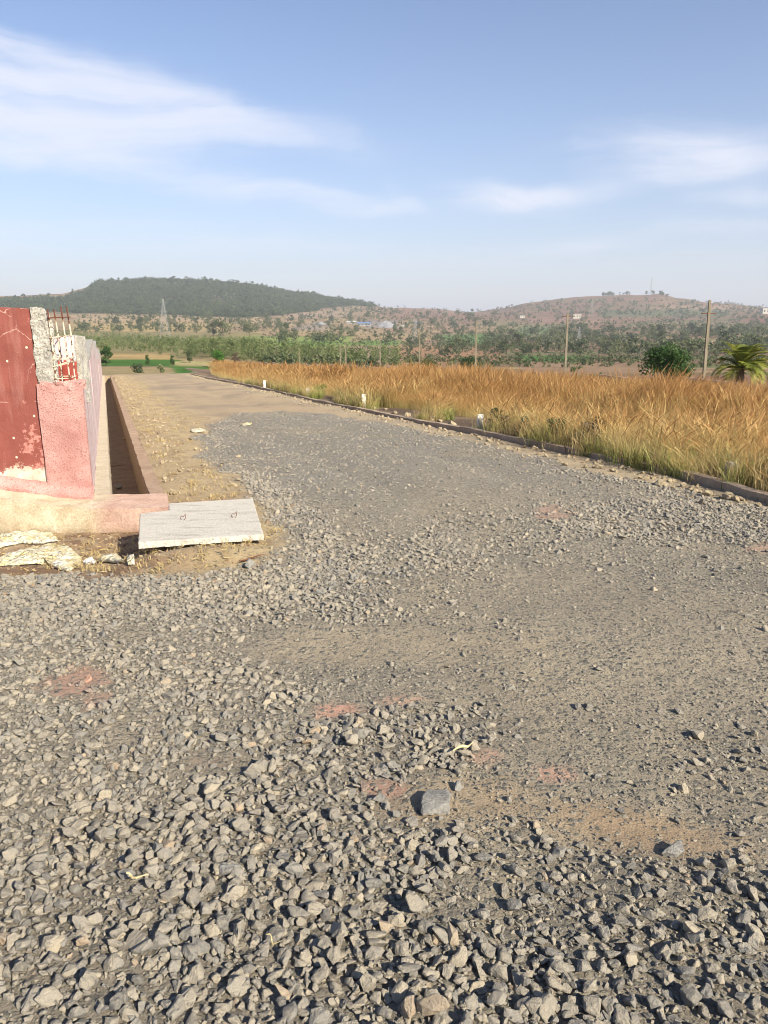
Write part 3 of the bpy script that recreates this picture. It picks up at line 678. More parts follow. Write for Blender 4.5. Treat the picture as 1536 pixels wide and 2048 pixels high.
# a few rocks that stand out
def rock(px, py, wpx, label, mat, seed, flat=.6, group=None, land=None):
    p = gp(px, py); w = p[1]*c_-(p[2]-EYE)*s_; sz = wpx/FPX*w*.5
    me = stone_mesh('rock', 400+seed, mat, flat, 16, .05, True); o = bpy.data.objects.new('rock', me)
    o.location = (p[0], p[1], float(zf(p[0], p[1]))+sz*flat*.45); o.scale = (sz, sz, sz); o.rotation_euler = (random.uniform(-.2, .2), random.uniform(-.2, .2), random.uniform(0, 6.28))
    if land: q = gp(px, py, land); o.location = (q[0], q[1], q[2]+sz*flat*.3)
    link(o); return tag(o, label, 'rock', group)
rock(868, 1612, 108, 'largest flat grey rock lying alone on the reddish dust', M['bluerock'], 1, .4)
rock(914, 1578, 36, 'small grey rock just behind the largest flat rock', M['bluerock'], 2, .7)
rock(455, 1742, 66, 'grey rock with a pinkish dusty top among the dense gravel', M['bluerock'], 3, .55)
rock(1345, 1712, 70, 'long grey slab-like rock at the edge of the tan dust', M['bluerock'], 4, .45)
rock(500, 1140, 32, 'grey rock at the gravel edge in front of the white slab', M['bluerock'], 5, .9)
rock(237, 975, 26, 'pale grey rock lying in the drain by its near end', M['bluerock'], 6, .8, land=-.57)
rock(250, 878, 17, 'buff rock lying in the drain farther along', M['limestone'], 7, .6, land=-.57)
rock(175, 1097, 20, 'round buff stone on bare soil above the yellow sack', M['limestone'], 8, .7)
for k, (px, py, w) in enumerate([(905, 853, 26), (880, 847, 18), (930, 862, 20), (945, 866, 14), (1008, 877, 16), (975, 868, 22), (790, 828, 14), (815, 834, 20), (840, 838, 16), (862, 843, 24), (770, 822, 12), (748, 818, 16), (1415, 990, 30), (1455, 998, 36), (1290, 963, 22), (1320, 972, 26), (1225, 945, 20), (1390, 983, 18), (690, 806, 10), (720, 812, 14), (1070, 898, 18)]):
    rock(px, py, w, 'buff limestone rock in the row of loose rocks at the foot of the kerb', M['limestone'], 20+k, .62, 'buff rocks along the kerb')

# ------------------------------------------------------------------ corner of the compound on the left
WY = 8.05                                                            # front faces of the corner stand here
XR = -3.60
t = thing('compound_wall', (-5.2, WY+.1, -.45), 'tall dark red painted wall with a broken end of grey blocks', 'wall')
mb = MB(); mb.rough(-8.5, XR, WY, WY+.2, -.27, 1.56, .06, .008, seed=3, sc=4, ragged=lambda x, y, z: .012*math.sin(x*9)*math.sin(x*23)); mb.build('painted_wall', M['red'], t)
hts = [(.70, 1.12, .155), (1.125, 1.43, .15), (1.435, 1.555, .085)]
mb = MB()
for k, (a, b, w) in enumerate(hts):
    mb.rough(XR+.004, XR+w, WY+.01, WY+.19, a, b, .022, .02, seed=10+k, sc=10)
mb.rough(XR+.02, XR+.14, WY+.03, WY+.17, .66, 1.5, .04, .012, seed=19, sc=12)
mb.build('block_end', M['block'], t)
t = thing('column_base', (-3.35, WY+.1, -.4), 'pink cement stub of an unfinished corner column with a bare cage of rebar', 'column')
mb = MB(); mb.rough(XR+.004, -3.13, WY-.03, WY+.24, -.52, .80, .03, .006, lambda x, y, z: (x-(y-WY)*.358*float(ss(-3.5, -3.2, x)), y, z), seed=23, sc=5, ragged=lambda x, y, z: .05*(vn(np.array(x*14), np.array(y*14), 5)-.2)); mb.build('pink_stub', M['pink'], t)
mb = MB(); mb.rough(-3.56, -3.17, WY-.02, WY+.2, .74, .812, .02, .02, seed=27, sc=16); mb.build('mortar_rim', M['pink'], t)
bars = [(-3.425, 8.12, 1.545), (-3.285, 8.12, 1.575), (-3.46, 8.36, 1.545), (-3.325, 8.36, 1.575)]
for k, (x, y, z) in enumerate(bars):
    mb = MB(); mb.tube([(x+.0, y, .6), (x+.006*math.sin(k*3), y, 1.0), (x-.006*math.cos(k), y+.004, 1.3), (x-.012, y, z)], .0075, 7); mb.build('rebar', M['rebar'], t)
for z, tl in ((.84, 0), (.955, .05), (1.045, -.01), (1.255, .01), (1.455, 0)):
    mb = MB(); q = [(-3.437, 8.105), (-3.273, 8.105), (-3.312, 8.372), (-3.472, 8.372), (-3.437, 8.105)]
    mb.tube([(a, b, z+tl*(a+3.467)/.18+.012*math.sin(7*a+3*b)) for a, b in q], .0055, 6); mb.build('stirrup', M['rebar'], t)
t = thing('wall_stub', (-3.5, 8.75, .4), 'stub of wall behind the rebar cage with peeling red and white paint', 'wall')
mb = MB(); mb.rough(-3.74, -3.46, 8.62, 8.80, -.3, 1.25, .035, .012, seed=33, sc=8); mb.build('painted_stub', M['peel'], t)
mb = MB(); mb.rough(-3.60, -3.43, 8.83, 9.05, .5, 1.255, .03, .012, seed=35, sc=9); mb.build('grey_block', M['block'], t)
# side wall: level sections stepping down with the road
t = thing('side_wall', F(30, -.33, -2), 'long streaked lilac grey wall stepping down along the drain', 'wall')
secs = [(8.9, 14.2, .775), (14.21, 21.2, .80), (21.21, 33, .34), (33.01, 45, -.50), (45.01, 57, -1.16), (57.01, 65, -1.75)]
for k, (a, b, z) in enumerate(secs):
    mb = MB(); r0 = -.232+.006*(k % 2)
    mb.rough(a, b, r0-.2, r0, -K*b-.6, z-.05, .12, .006, F, seed=40+k, sc=2); mb.build('wall_section', M['side'], t)
    mb = MB(); mb.rough(a, b, r0-.21, r0+.006, z-.049, z, .06, .009, F, seed=60+k, sc=5); mb.build('coping', M['concrete'], t)
# foundation and drain
t = thing('foundation', (-4.5, 7.8, -.7), 'cream plastered foundation ledge under the red wall', 'foundation')
def plin(x, y, z):
    u = ss(-8, -2.2, x); top = -.18*(1-ss(-4.6, -2.5, x))-.40*ss(-4.6, -2.5, x)
    return (x, y, z if z < -.6 else top+(z+.4)-.05*(WY-y > .3))
rise = lambda x: .20*float(1-ss(-4.8, -3.1, x))
mb = MB(); mb.rough(-8.5, -2.2, 7.62, 8.22, -1.0, -.42, .045, .014, lambda x, y, z: (x-(y-7.62)*.30*float(ss(-2.9, -2.3, x)), y+.10*float(ss(-.6, -1., z)), z+max(0., (z+.75)/.33)*rise(x)), seed=71, sc=3.5); mb.build('ledge', M['plinth'], t)
mb = MB(); mb.rough(-8.5, -3.12, WY-.085, WY-.01, -.44, -.30, .025, .012, lambda x, y, z: (x, y+.055*float(ss(-.40, -.30, z)), z+rise(x)*.95+.02*(float(vn(np.array(x*3), np.array(0.), 4))-.5)), seed=73, sc=6); mb.build('mortar_fillet', M['pink'], t)
t = thing('drain', F(35, .14, -2.4), 'long open concrete drain running beside the wall down to the fields', 'drain')
def zt(s): return -K*s
def chan(a, b, r0, r1, z0, z1, step, amp, seed, name, mat):
    mb = MB(); mb.rough(a, b, r0, r1, z0, z1, step, amp, lambda s, r, z: F(s, r, z+zt(s)), seed=seed, sc=4); return mb.build(name, mat, t)
for k, (a, b) in enumerate(((8.66, 16), (16.005, 30), (30.005, 66))):
    chan(a, b, -.236, -.06, -.85, .045, .08, .008, 80+k, 'inner_wall', M['drainlight'])
    chan(a-.3*(k == 0), b, .35, .505, -.85, .03, .08, .008, 90+k, 'outer_wall', M['drain'])
    chan(a, b, -.09, .38, -.80, -.60, .10, .02, 95+k, 'floor', M['drainfloor'])
# cover slab
H_ = .10
out = [gp(277, 1086, H_), gp(527, 1069, H_), gp(505, 997, H_), gp(338, 1007, H_), gp(338, 1021, H_), gp(280, 1028, H_)]
base = np.mean(out, 0); t = thing('cover_slab', base-[0, 0, .1], 'white concrete slab with two bent wire handles lying over a pit', 'slab')
mb = MB()
def fine_outline(out, step=.035, amp=.0022):
    r = []
    for i in range(len(out)):
        a, b = out[i], out[(i+1) % len(out)]; n = max(2, int(np.linalg.norm(b-a)/step))
        for k in range(n): q = a+(b-a)*k/n; r.append(q+rng.normal(0, amp, 3)*[1, 1, .25]*(k > 0))
    return r
fo_ = fine_outline(out); inn = [base+(q-base)*.985+[0, 0, .004] for q in fo_]; nn = len(fo_)
low = [q-[0, 0, .045]+rng.normal(0, .002, 3) for q in fo_]
V = [*low, *fo_, *inn]
Fs = [tuple(range(nn-1, -1, -1))]
for L in range(2):
    Fs += [(L*nn+i, L*nn+(i+1) % nn, (L+1)*nn+(i+1) % nn, (L+1)*nn+i) for i in range(nn)]
Fs += [tuple(2*nn+i for i in range(nn))]
mb.add(V, Fs); mb.build('slab', M['slab'], t)
for px, py in ((366, 1041), (468, 1036)):
    p = gp(px, py, H_); mb = MB()
    mb.tube([p+[-.012, 0, .0], p+[-.022, -.005, .028], p+[-.012, -.01, .042], p+[.008, 0, .036], p+[.022, .005, .06], p+[.024, .006, .028], p+[.012, .0, .0]], .0032, 6); mb.build('handle', M['rust'], t)
t = thing('slab_support', gp(400, 1075), 'low pinkish masonry rim under the white slab', 'masonry')
mb = MB(); c0 = gp(300, 1085, .0); c1 = gp(515, 1070, .0); u = (c1-c0)/np.linalg.norm(c1-c0); v = np.array([-u[1], u[0], 0])
L = float(np.linalg.norm(c1-c0)); B0 = c0-[0, 0, .22]
fr_ = lambda a, b, z: tuple(B0+u*a+v*(b+.03)+np.array([0, 0, z]))
mb.rough(.02, L*.70, .02, .14, 0, .262, .035, .014, fr_, seed=111, sc=8); mb.build('front_rim', M['kerb'], t)
mb = MB(); mb.rough(L*.79, L, .02, .14, 0, .262, .03, .016, fr_, seed=112, sc=9)
mb.build('front_rim', M['kerb'], t)
mb = MB(); mb.rough(L*.9, L+.02, .145, .75, 0, .262, .05, .014, fr_, seed=113, sc=6); mb.build('side_rim', M['kerb'], t)
mb = MB(); mb.rough(.1, .22, .145, .50, 0, .262, .05, .014, fr_, seed=114, sc=6); mb.build('side_rim', M['kerb'], t)

# ------------------------------------------------------------------ litter
def cloth(name, pts, bulge, label, mat, cat, seed, fold=13., group=None):
    q = [onland(*p)[0] for p in pts]; n = len(q); ctr = np.mean(q, 0); seg = []
    for i in range(n):
        a, b = q[i], q[(i+1) % n]
        for k in range(9): seg.append(a+(b-a)*k/9)
    N = len(seg); V = []; rings = 16
    for L in range(rings):
        rho = 1-L/(rings)
        for p in seg:
            w = ctr+(p-ctr)*rho
            w = w+np.array([vn(w[0]*20, w[1]*20, seed)-.5, vn(w[0]*20, w[1]*20, seed+1)-.5, 0])*.015
            ridge = abs(vn(w[0]*fold*.35+3, w[1]*fold, seed+2)-.5)*2; rd2 = abs(vn(w[0]*fold, w[1]*fold*.8, seed+3)-.5)*2
            h = bulge*.4*max(0, 1-rho)**.9*(.1+1.6*vn(w[0]*7, w[1]*7, seed+4))+(.028*(1-ridge)**2+.018*(1-rd2)**2)*(.25 if L == 0 else 1)
            V.append((w[0], w[1], float(zf(w[0], w[1]))+h+.004))
    V.append((ctr[0], ctr[1], float(zf(ctr[0], ctr[1]))+bulge))
    Fs = [(L*N+i, L*N+(i+1) % N, (L+1)*N+(i+1) % N, (L+1)*N+i) for L in range(rings-1) for i in range(N)]
    Fs += [((rings-1)*N+i, (rings-1)*N+(i+1) % N, rings*N) for i in range(N)]
    mb = MB(); mb.add(V, Fs); o = mb.build(name, mat, None, tuple(ctr)); o.data.polygons.foreach_set('use_smooth', [True]*len(o.data.polygons))
    md = o.modifiers.new('thickness', 'SOLIDIFY'); md.thickness = .003
    return tag(o, label, cat, group)
cloth('sack', [(-60, 1128), (0, 1118), (50, 1102), (105, 1092), (140, 1098), (163, 1115), (160, 1128), (135, 1142), (108, 1136), (95, 1128), (40, 1131), (-30, 1134)], .07, 'large crumpled yellow plastic sack lying at the edge of the gravel', M['sack'], 'sack', 3)
cloth('sack', [(-60, 1085), (0, 1073), (40, 1068), (85, 1069), (108, 1072), (118, 1085), (85, 1091), (40, 1090), (0, 1098), (-50, 1100)], .05, 'torn cream plastic sack crumpled below the foundation', M['sack'], 'sack', 9)
cloth('plastic_scrap', [(196, 1121), (225, 1113), (241, 1116), (247, 1124), (225, 1124), (200, 1125)], .012, 'twisted yellow plastic scrap to the right of the large sack', M['sack'], 'litter', 15)
cloth('plastic_scrap', [(165, 1124), (180, 1118), (193, 1122), (188, 1127), (172, 1128)], .012, 'small white plastic scrap between the sack and the twisted yellow scrap', M['white'], 'litter', 17)
cloth('plastic_scrap', [(252, 1112), (266, 1118), (271, 1132), (258, 1134), (255, 1130), (263, 1128), (258, 1120)], .008, 'curled cream plastic strip beside the twisted yellow scrap', M['sack'], 'litter', 19)
cloth('plastic_scrap', [(381, 863), (395, 859), (410, 860), (412, 863), (398, 866), (385, 867)], .02, 'pale yellow plastic scrap at the tip of the gravel', M['sack'], 'litter', 21)
cloth('plastic_scrap', [(480, 850), (495, 848), (504, 849), (500, 852), (486, 853)], .01, 'flat yellow plastic scrap out on the far gravel', M['sack'], 'litter', 23)
cloth('cement_lump', [(95, 1058), (112, 1044), (140, 1040), (160, 1046), (182, 1058), (172, 1066), (150, 1066), (120, 1064)], .05, 'dark dirt heap against the foundation with bits of plaster', mottled('dark_dirt', (.13, .085, .05), (.26, .18, .11), sc=12, bs=60, bd=.03), 'dirt heap', 25)
for k, (a, b, w, l) in enumerate([((905, 1520), (950, 1502), .006, 'pale dry straw stalk lying on the reddish gravel'), ((528, 1898), (566, 1912), .002, 'thin dry stalk among the dark near stones'), ((250, 1772), (296, 1776), .004, 'yellow dry leaf stalk on the grey stones'), ((478, 1138), (530, 1128), .006, 'reddish dry twig by the slab')]):
    p, q = gp(*a), gp(*b); m_ = (p+q)/2; mb = MB(); pts = []
    for i in range(7):
        f = i/6; u_ = p+(q-p)*f; pts.append((u_[0]+.008*math.sin(f*5+k), u_[1]+.006*math.sin(f*7), float(zf(u_[0], u_[1], False))+.042+.006*math.sin(f*6+k)))
    mb.tube(pts, [w*.4, w*.8, w, w, w*.8, w*.5, w*.2], 6)
    tag(mb.build('dry_stalk', M['rust'] if k == 3 else M['straw'], None, tuple(m_)), l, 'stalk')

# ------------------------------------------------------------------ kerb, marker posts, far wall, poles
def kerb(a, b, label):
    mb = MB(); L = b-a; n = max(1, int(L/20))
    for k in range(n):
        s0 = a+L*k/n; s1 = a+L*(k+1)/n
        mb.rough(s0, s1-.004, 6.31, 6.43, -.3, .075, .06 if s0 < 20 else .3, .014, lambda s, r, z: F(s, r+.10*math.sin(s*.21)-(.15*max(0, 7.9-s) if s < 7.9 else 0), z+zt(s)+.03*(vn(np.array(s*.7), np.array(1.), 3)-.5)), seed=130+k, sc=2.5)
    o = mb.build('kerb', M['kerb'], None, F(a, 6.37, zt(a))); return tag(o, label, 'kerb')
kerb(8.02, 63, 'long brown concrete kerb running from the gravel down to the fields')
kerb(3.2, 7.93, 'short near piece of brown concrete kerb at the right edge')
posts = [(540, 777, 10, 'small white marker post at the kerb, farthest and smallest'), (614, 795, 12, 'small white marker post at the kerb, second from the far end'), (737, 817, 19, 'white marker post at the kerb beside the loose rocks'), (963, 864, 22, 'grey white marker post at the kerb beside the grey weeds'), (1462, 968, 20, 'pale grey stump of a marker post at the near kerb')]
for px, py, h, l in posts:
    p = gp(px, py); s = p[:2]@RD; q = F(s, 6.62 if px < 1400 else 6.55, 0); w = h/FPX*math.hypot(q[0], q[1])
    z0 = float(zf(q[0], q[1])); mb = MB(); hw = .05
    mb.rough(q[0]-hw, q[0]+hw, q[1]-hw, q[1]+hw, z0-.1, zt(s)+.13+w, .04, .008, seed=int(px), sc=9)
    tag(mb.build('marker_post', M['white'] if px < 1400 else M['concrete'], None, (q[0], q[1], z0)), l, 'marker post')
t = thing('boundary_wall', F(60, 21.1, -4.8), 'long low grey wall stepping down behind the tall dry grass', 'wall')
s0 = 2.0; k = 0
while s0 < 118:
    L = 5.6; zg = float(zf(*F(s0+L*.5, 21., 0)[:2], False)); top = zg+1.60
    mb = MB(); mb.box(s0, s0+L-.005, 21., 21.16, zg-1.2, top-.06, F); o = mb.build('wall_section', M['farwall'], t)
    mb = MB(); mb.box(s0, s0+L-.005, 20.98, 21.18, top-.058, top, F); mb.build('coping', M['concrete'], o)
    s0 += L; k += 1
poles = [(1420, 600, 'nearest leaning concrete pole with a short crossarm, between round tree and palm'), (1136, 625, 'tall thin pole in front of the red hill, left of the round tree'), (953, 641, 'thin pole beside the low dark bush at the wall'), (839, 657, 'thin pole fourth from the right along the wall'), (760, 670, 'small thin pole fifth from the right along the wall'), (691, 684, 'right one of the two far poles standing close together'), (680, 686, 'left one of the two far poles standing close together'), (598, 699, 'farthest and smallest pole along the wall')]
for k, (px, py, l) in enumerate(poles):
    p = vp(px, py, 21.9); b = p.copy(); b[2] = float(zf(p[0], p[1], False)); b[:2] += RD*(.15 if k == 0 else .05)*(-1)
    t = thing('utility_pole', b, l, 'pole', 'poles along the far wall')
    mb = MB(); mb.tube([b-[0, 0, .3], (b+p)/2+[.01, 0, 0], p], [.085, .075, .055], 4); mb.build('pole', M['polewood'], t)
    if k < 2:
        z = .5 if k == 0 else .18
        mb = MB(); a = p-[0, 0, z]; mb.tube([a-[.34*RR[0], .34*RR[1], 0], a+[.34*RR[0], .34*RR[1], 0]], .018, 6); o = mb.build('crossarm', M['rust'], t)
        for e in (-.3, .3):
            mb = MB(); c0 = a+np.array([e*RR[0], e*RR[1], .02]); mb.tube([c0, c0+[0, 0, .04], c0+[0, 0, .09]], [.025, .03, .012], 8); mb.build('insulator', M['polewood'], o)

# ------------------------------------------------------------------ plants
def leaf_cloud(g, centers, radii, n, size, flat=.7):
    """n little leaf quads near the skin of the clumps; returns verts, quads"""
    ci = g.integers(0, len(centers), n); v = g.normal(size=(n, 3)); v /= np.linalg.norm(v, axis=1)[:, None]
    rr = radii[ci]*(.35+.68*g.uniform(size=n)**.5)
    P = centers[ci]+v*rr[:, None]*[1, 1, flat]
    a = g.normal(size=(n, 3)); a /= np.linalg.norm(a, axis=1)[:, None]; nrm = v+g.normal(size=(n, 3))*.7; nrm /= np.linalg.norm(nrm, axis=1)[:, None]
    a = np.cross(nrm, a); a /= np.linalg.norm(a, axis=1)[:, None]+1e-9; b = np.cross(nrm, a)
    sz = size*g.uniform(.6, 1.3, n)[:, None]
    V = np.stack([P-a*sz, P+b*sz*.45, P+a*sz, P-b*sz*.45], 1).reshape(-1, 3); return V, np.arange(4*n).reshape(n, 4)
def crown_mesh(name, seed, mat, H, W, n, size, nc=12, low=.25, shape='round'):
    g = np.random.default_rng(seed); ct = []; rad = []
    for k in range(nc):
        z = low+(1-low)*g.uniform(.15, .95)
        w = {'round': math.sqrt(max(.05, 1-((z-.55)/.55)**2)), 'column': .7, 'flat': .5+.5*z, 'wispy': .8}[shape]*W*.5
        a = g.uniform(0, 6.28); q = w*math.sqrt(g.uniform(.1, 1))*.72
        ct.append((q*math.cos(a), q*math.sin(a), z*H)); rad.append(g.uniform(.2, .36)*W*(.6 if shape == 'wispy' else .9))
    V, Fc = leaf_cloud(g, np.array(ct), np.array(rad), n, size); V[:, 2] = np.maximum(V[:, 2], .02)
    return np_mesh(name, V, Fc, mat)
def trunk_mb(H, r, seed, limbs=5):
    g = random.Random(seed); mb = MB()
    mb.tube([(0, 0, -.3), (g.uniform(-.03, .03)*H, 0, H*.25), (g.uniform(-.05, .05)*H, g.uniform(-.04, .04)*H, H*.5), (0, 0, H*.8)], [r*1.2, r, r*.7, r*.25], 7)
    for k in range(limbs):
        a = g.uniform(0, 6.28); z = H*g.uniform(.22, .5); e = H*g.uniform(.2, .32)
        mb.tube([(0, 0, z), (e*.5*math.cos(a), e*.5*math.sin(a), z+e*.5), (e*math.cos(a), e*math.sin(a), z+e*1.1)], [r*.5, r*.35, r*.12], 5)
    return mb
def place(px, py, d=None):
    if d is None: return onland(px, py)
    q = ray(px, 650); q = q/math.hypot(q[0], q[1]); return np.array([q[0]*d, q[1]*d, float(zf(q[0]*d, q[1]*d, False))]), d
def tree(name, px, ytop, ybot, wpx, label, cat, mat, seed, n=1500, d=None, low=.2, shape='round', group=None, leaf=None, tr=.05, nc=14):
    if d is None: p, D = place(px, ybot)
    else: p, D = place(px, ybot, d)
    w = p[1]*c_-(p[2]-EYE)*s_; q = ray(px, ytop); top = EYE+q[2]/q[1]*p[1]; H = max(.3, top-p[2]); W = wpx/FPX*w
    t = thing(name, p, label, cat, group)
    mb = trunk_mb(H, max(.02, H*tr*.5), seed); o = bpy.data.objects.new('trunk', mb.mesh('trunk', M['wood'])); link(o, t)
    o = bpy.data.objects.new('crown', crown_mesh('crown', seed, mat, H, W, n, leaf or max(.05, W*.035), nc, low, shape)); link(o, t)
    return t
tree('round_tree', 1341, 688, 775, 92, 'dense round dark green tree rising behind the wall', 'tree', M['leaf_dark'], 1, 9000, 37, .0, leaf=.065, nc=26)
tree('bush', 944, 715, 742, 62, 'wide dark green bush behind the wall at a pole', 'bush', M['leaf_dark'], 2, 2600, 62, 0, leaf=.085, nc=18)
tree('bush', 862, 716, 740, 40, 'smaller green bush behind the wall left of the wide bush', 'bush', M['leaf_dark'], 3, 1500, 76, 0, leaf=.09)
tree('bush', 1160, 728, 762, 34, 'light green leafy bush behind the grass right of a thin pole', 'bush', M['leaf_weed'], 4, 700, 40, 0, leaf=.05, shape='wispy')
tree('bush', 1200, 733, 762, 30, 'thin olive bush behind the grass left of the round tree', 'bush', M['leaf_weed'], 5, 500, 40, 0, leaf=.045, shape='wispy')
tree('tree', 438, 703, 738, 30, 'bright green leafy tree at the end of the grass', 'tree', M['leaf_bright'], 6, 2600, None, .12, leaf=.11)
tree('tree', 296, 710, 734, 10, 'slim dark sapling in the green field, left of a pair', 'sapling', M['leaf_dark'], 7, 500, None, .15, 'column', leaf=.12)
tree('tree', 346, 711, 735, 11, 'slim dark sapling in the green field, right of a pair', 'sapling', M['leaf_dark'], 8, 500, None, .15, 'column', leaf=.12)
tree('tree', 380, 700, 726, 16, 'grey green sapling at the edge of the plantation', 'sapling', M['leaf_far'], 9, 500, None, .15, 'column', leaf=.2)
tree('bush', 472, 706, 733, 26, 'leafless brown bush right of the bright green tree', 'bush', M['leaf_dry'], 10, 500, None, .05, 'wispy', leaf=.13)
tree('bush', 276, 730, 746, 26, 'low spreading green bush just past the end of the road', 'bush', M['leaf_far'], 11, 500, None, 0, 'flat', leaf=.11)
tree('bush', 322, 728, 746, 20, 'thin olive bush just past the end of the road', 'bush', M['leaf_weed'], 12, 260, None, 0, 'wispy', leaf=.1)
tree('tree', 213, 694, 732, 26, 'green tree standing close by the far end of the side wall', 'tree', M['leaf_dark'], 13, 1400, None, .05, leaf=.14)
tree('tree', 210, 682, 708, 20, 'lighter green tree behind the one at the side wall', 'tree', M['leaf_plant'], 14, 800, None, .1, leaf=.2)
# date palm
pb, D = place(1491, 780, 35.)
qt = ray(1491, 692); ptop = EYE+qt[2]/qt[1]*pb[1]
t = thing('palm_tree', pb, 'date palm with yellow green fronds behind the wall at the right', 'palm tree')
hc = ptop-pb[2]-.9; mb = MB(); mb.tube([(0, 0, -.3), (0, 0, hc*.5), (0, 0, hc)], [.2, .19, .16], 10); link(bpy.data.objects.new('trunk', mb.mesh('trunk', M['wood'])), t)
g = random.Random(5)
for k in range(46):
    az = g.uniform(0, 6.28); el = g.uniform(-.05, 1.45); L = g.uniform(1.2, 1.55); mb = MB(); pts = []; p = Vector((0, 0, hc)); e = el
    for i in range(9):
        pts.append(p.copy()); p = p+Vector((math.cos(az)*math.cos(e), math.sin(az)*math.cos(e), math.sin(e)))*L/8; e -= .13+.05*i*(1-el/2)
    mb.tube(pts, [.022-.002*i for i in range(9)], 5)
    for i in range(1, 34):
        f = .12+.88*i/34*8; j = min(7, int(f)); q = pts[j].lerp(pts[j+1], f-j); tg = (pts[j+1]-pts[j]).normalized(); sd = tg.cross(Vector((0, 0, 1))).normalized(); up = sd.cross(tg)
        ll = .36*math.sin(PI*(.12+.8*i/34))+.05
        for sgn in (-1, 1):
            dr = (sd*sgn*.75+tg*.65+up*.25).normalized(); w = tg*.014
            mb.add([q-w, q+w, q+dr*ll*.6+w*.8-Vector((0, 0, .02)), q+dr*ll-Vector((0, 0, .07)), q+dr*ll*.6-w*.8-Vector((0, 0, .02))], [(0, 1, 2, 3, 4)])
    link(bpy.data.objects.new('frond', mb.mesh('frond', M['palm'])), t)

# tall dry grass
def tuft(name, seed, n, H, mat, spread=.13, head=True, lean=.28, wid=.0035):
    g = np.random.default_rng(seed); V = []; Fs = []; hh = []
    for k in range(n):
        a = g.uniform(0, 6.28); r0 = spread*math.sqrt(g.uniform()); x, y = r0*math.cos(a), r0*math.sin(a)
        da = g.uniform(0, 6.28); ln = g.uniform(.04, lean); h = H*g.uniform(.62, 1.08); wa = g.uniform(0, 6.28); wx, wy = math.cos(wa), math.sin(wa)
        b0 = len(V); T = (0, .35, .62, .78, .9, 1.0) if head else (0, .35, .7, 1.)
        W = (1, .9, .7, 2.6, 3.0, .5) if head else (1.6, 1.5, 1.1, .15)
        for tt, ww in zip(T, W):
            dr = ln*H*tt**2*1.1 + (.10*H*max(0, tt-.75)*2 if head else 0); z = h*tt*(1-.12*tt*ln*3)
            px_, py_ = x+math.cos(da)*dr+.10*H*tt**2, y+math.sin(da)*dr
            V += [(px_-wx*wid*ww, py_-wy*wid*ww, z), (px_+wx*wid*ww, py_+wy*wid*ww, z)]; hh += [tt*h/H]*2
        for i in range(len(T)-1): Fs.append((b0+2*i, b0+2*i+1, b0+2*i+3, b0+2*i+2))
    return np_mesh(name, np.array(V), np.array(Fs), mat, {'h': np.array(hh)})
TV = [tuft('grass_tuft', 300+k, 46, 1.0, M['grass'], .36, lean=.5, wid=.0016) for k in range(10)]
TF = [tuft('grass_tuft', 320+k, 64, 1.0, M['grass'], .6, lean=.48, wid=.004) for k in range(6)]
GV = [tuft('green_tuft', 340+k, 34, .42, M['greengrass'], .14, False, .6, .0026) for k in range(5)]+[tuft('dry_tuft', 380+k, 26, .5, M['strawgrass'], .16, False, .7, .0022) for k in range(3)]+[tuft('brown_tuft', 390+k, 22, .38, M['leaf_dry'], .16, False, .9, .003) for k in range(2)]+[tuft('seed_tuft', 395+k, 22, .75, M['grass'], .2, True, .6, .002) for k in range(3)]
def field(name, n, smin, smax, rfun, rmax, smn, smx, var, label, seed, dmax=None, mask=None):
    g = np.random.default_rng(seed); s = g.uniform(smin, smax, n); r = 6.2+(rmax-6.2)*g.uniform(size=n)
    keep = (r > rfun(s, r)) & (r > 8.2+(s-62)*.17)
    if mask is not None: keep &= mask(s, r, g)
    if name == 'tall_grass': keep &= g.uniform(size=n) < .15+.85*ss(.36, .46, fbm(s*.6, r*.6, 97, 3))
    s, r = s[keep], r[keep]; x = RD[0]*s+RR[0]*r; y = RD[1]*s+RR[1]*r; az = np.abs(np.arctan2(x, y)); k2 = (az < .62) & (y > 0); x, y = x[k2], y[k2]; n = len(x)
    z = zf(x, y)-.02; sz = g.uniform(smn, smx, n)*(.64+.62*fbm(x*.55, y*.55, 91, 4))
    if name == 'tall_grass': s2 = RD[0]*x+RD[1]*y; r2 = RR[0]*x+RR[1]*y; sz = sz*(.38+.62*ss(-.1, 2.6, r2-rfun(s2, r2)))
    R = np.stack([g.normal(0, .06, n), g.normal(0, .06, n), g.uniform(-.7, .7, n)], -1); S = np.stack([sz*g.uniform(.9, 1.2, n), sz*g.uniform(.9, 1.2, n), sz], -1)
    return tag(scatter(name, np.stack([x, y, z], -1), R, S, g.integers(0, len(var), n), var), label, 'grass', kind='stuff')
def r0(s, r): return 6.95+1.0*ss(30, 17, s)*ss(6, 10, s)+1.5*(fbm(s*.45, s*0+3, 93, 3)-.5)-.2*ss(9, 6, s)
field('tall_grass', 17000, 1, 30, r0, 20.6, 1.02, 1.42, TV, 'tall orange brown dry grass covering the lot beyond the kerb', 71)
field('tall_grass', 10000, 28, 118, r0, 20.7, .95, 1.28, TF, 'far stretch of tall orange brown dry grass along the wall', 72)
field('short_grass', 11000, 3, 40, lambda s, r: 6.47-.12*ss(6.2, 7.2, s)*ss(10.6, 9.0, s)-.10*np.clip(7.9-s, 0, 4), 10.0, .5, 1.25, GV, 'short yellow green grass between the kerb and the tall grass', 73, mask=lambda s, r, g: g.uniform(size=len(s)) < np.maximum(ss(.46, .62, fbm(s*.5+4, r*.5, 95, 3)), ss(11, 8.5, s))*np.where(s < 11, 1, np.where(r < 8.3, .85, .4)))
def fn_tuftverge(g, n): return None
g = np.random.default_rng(77); n = 260
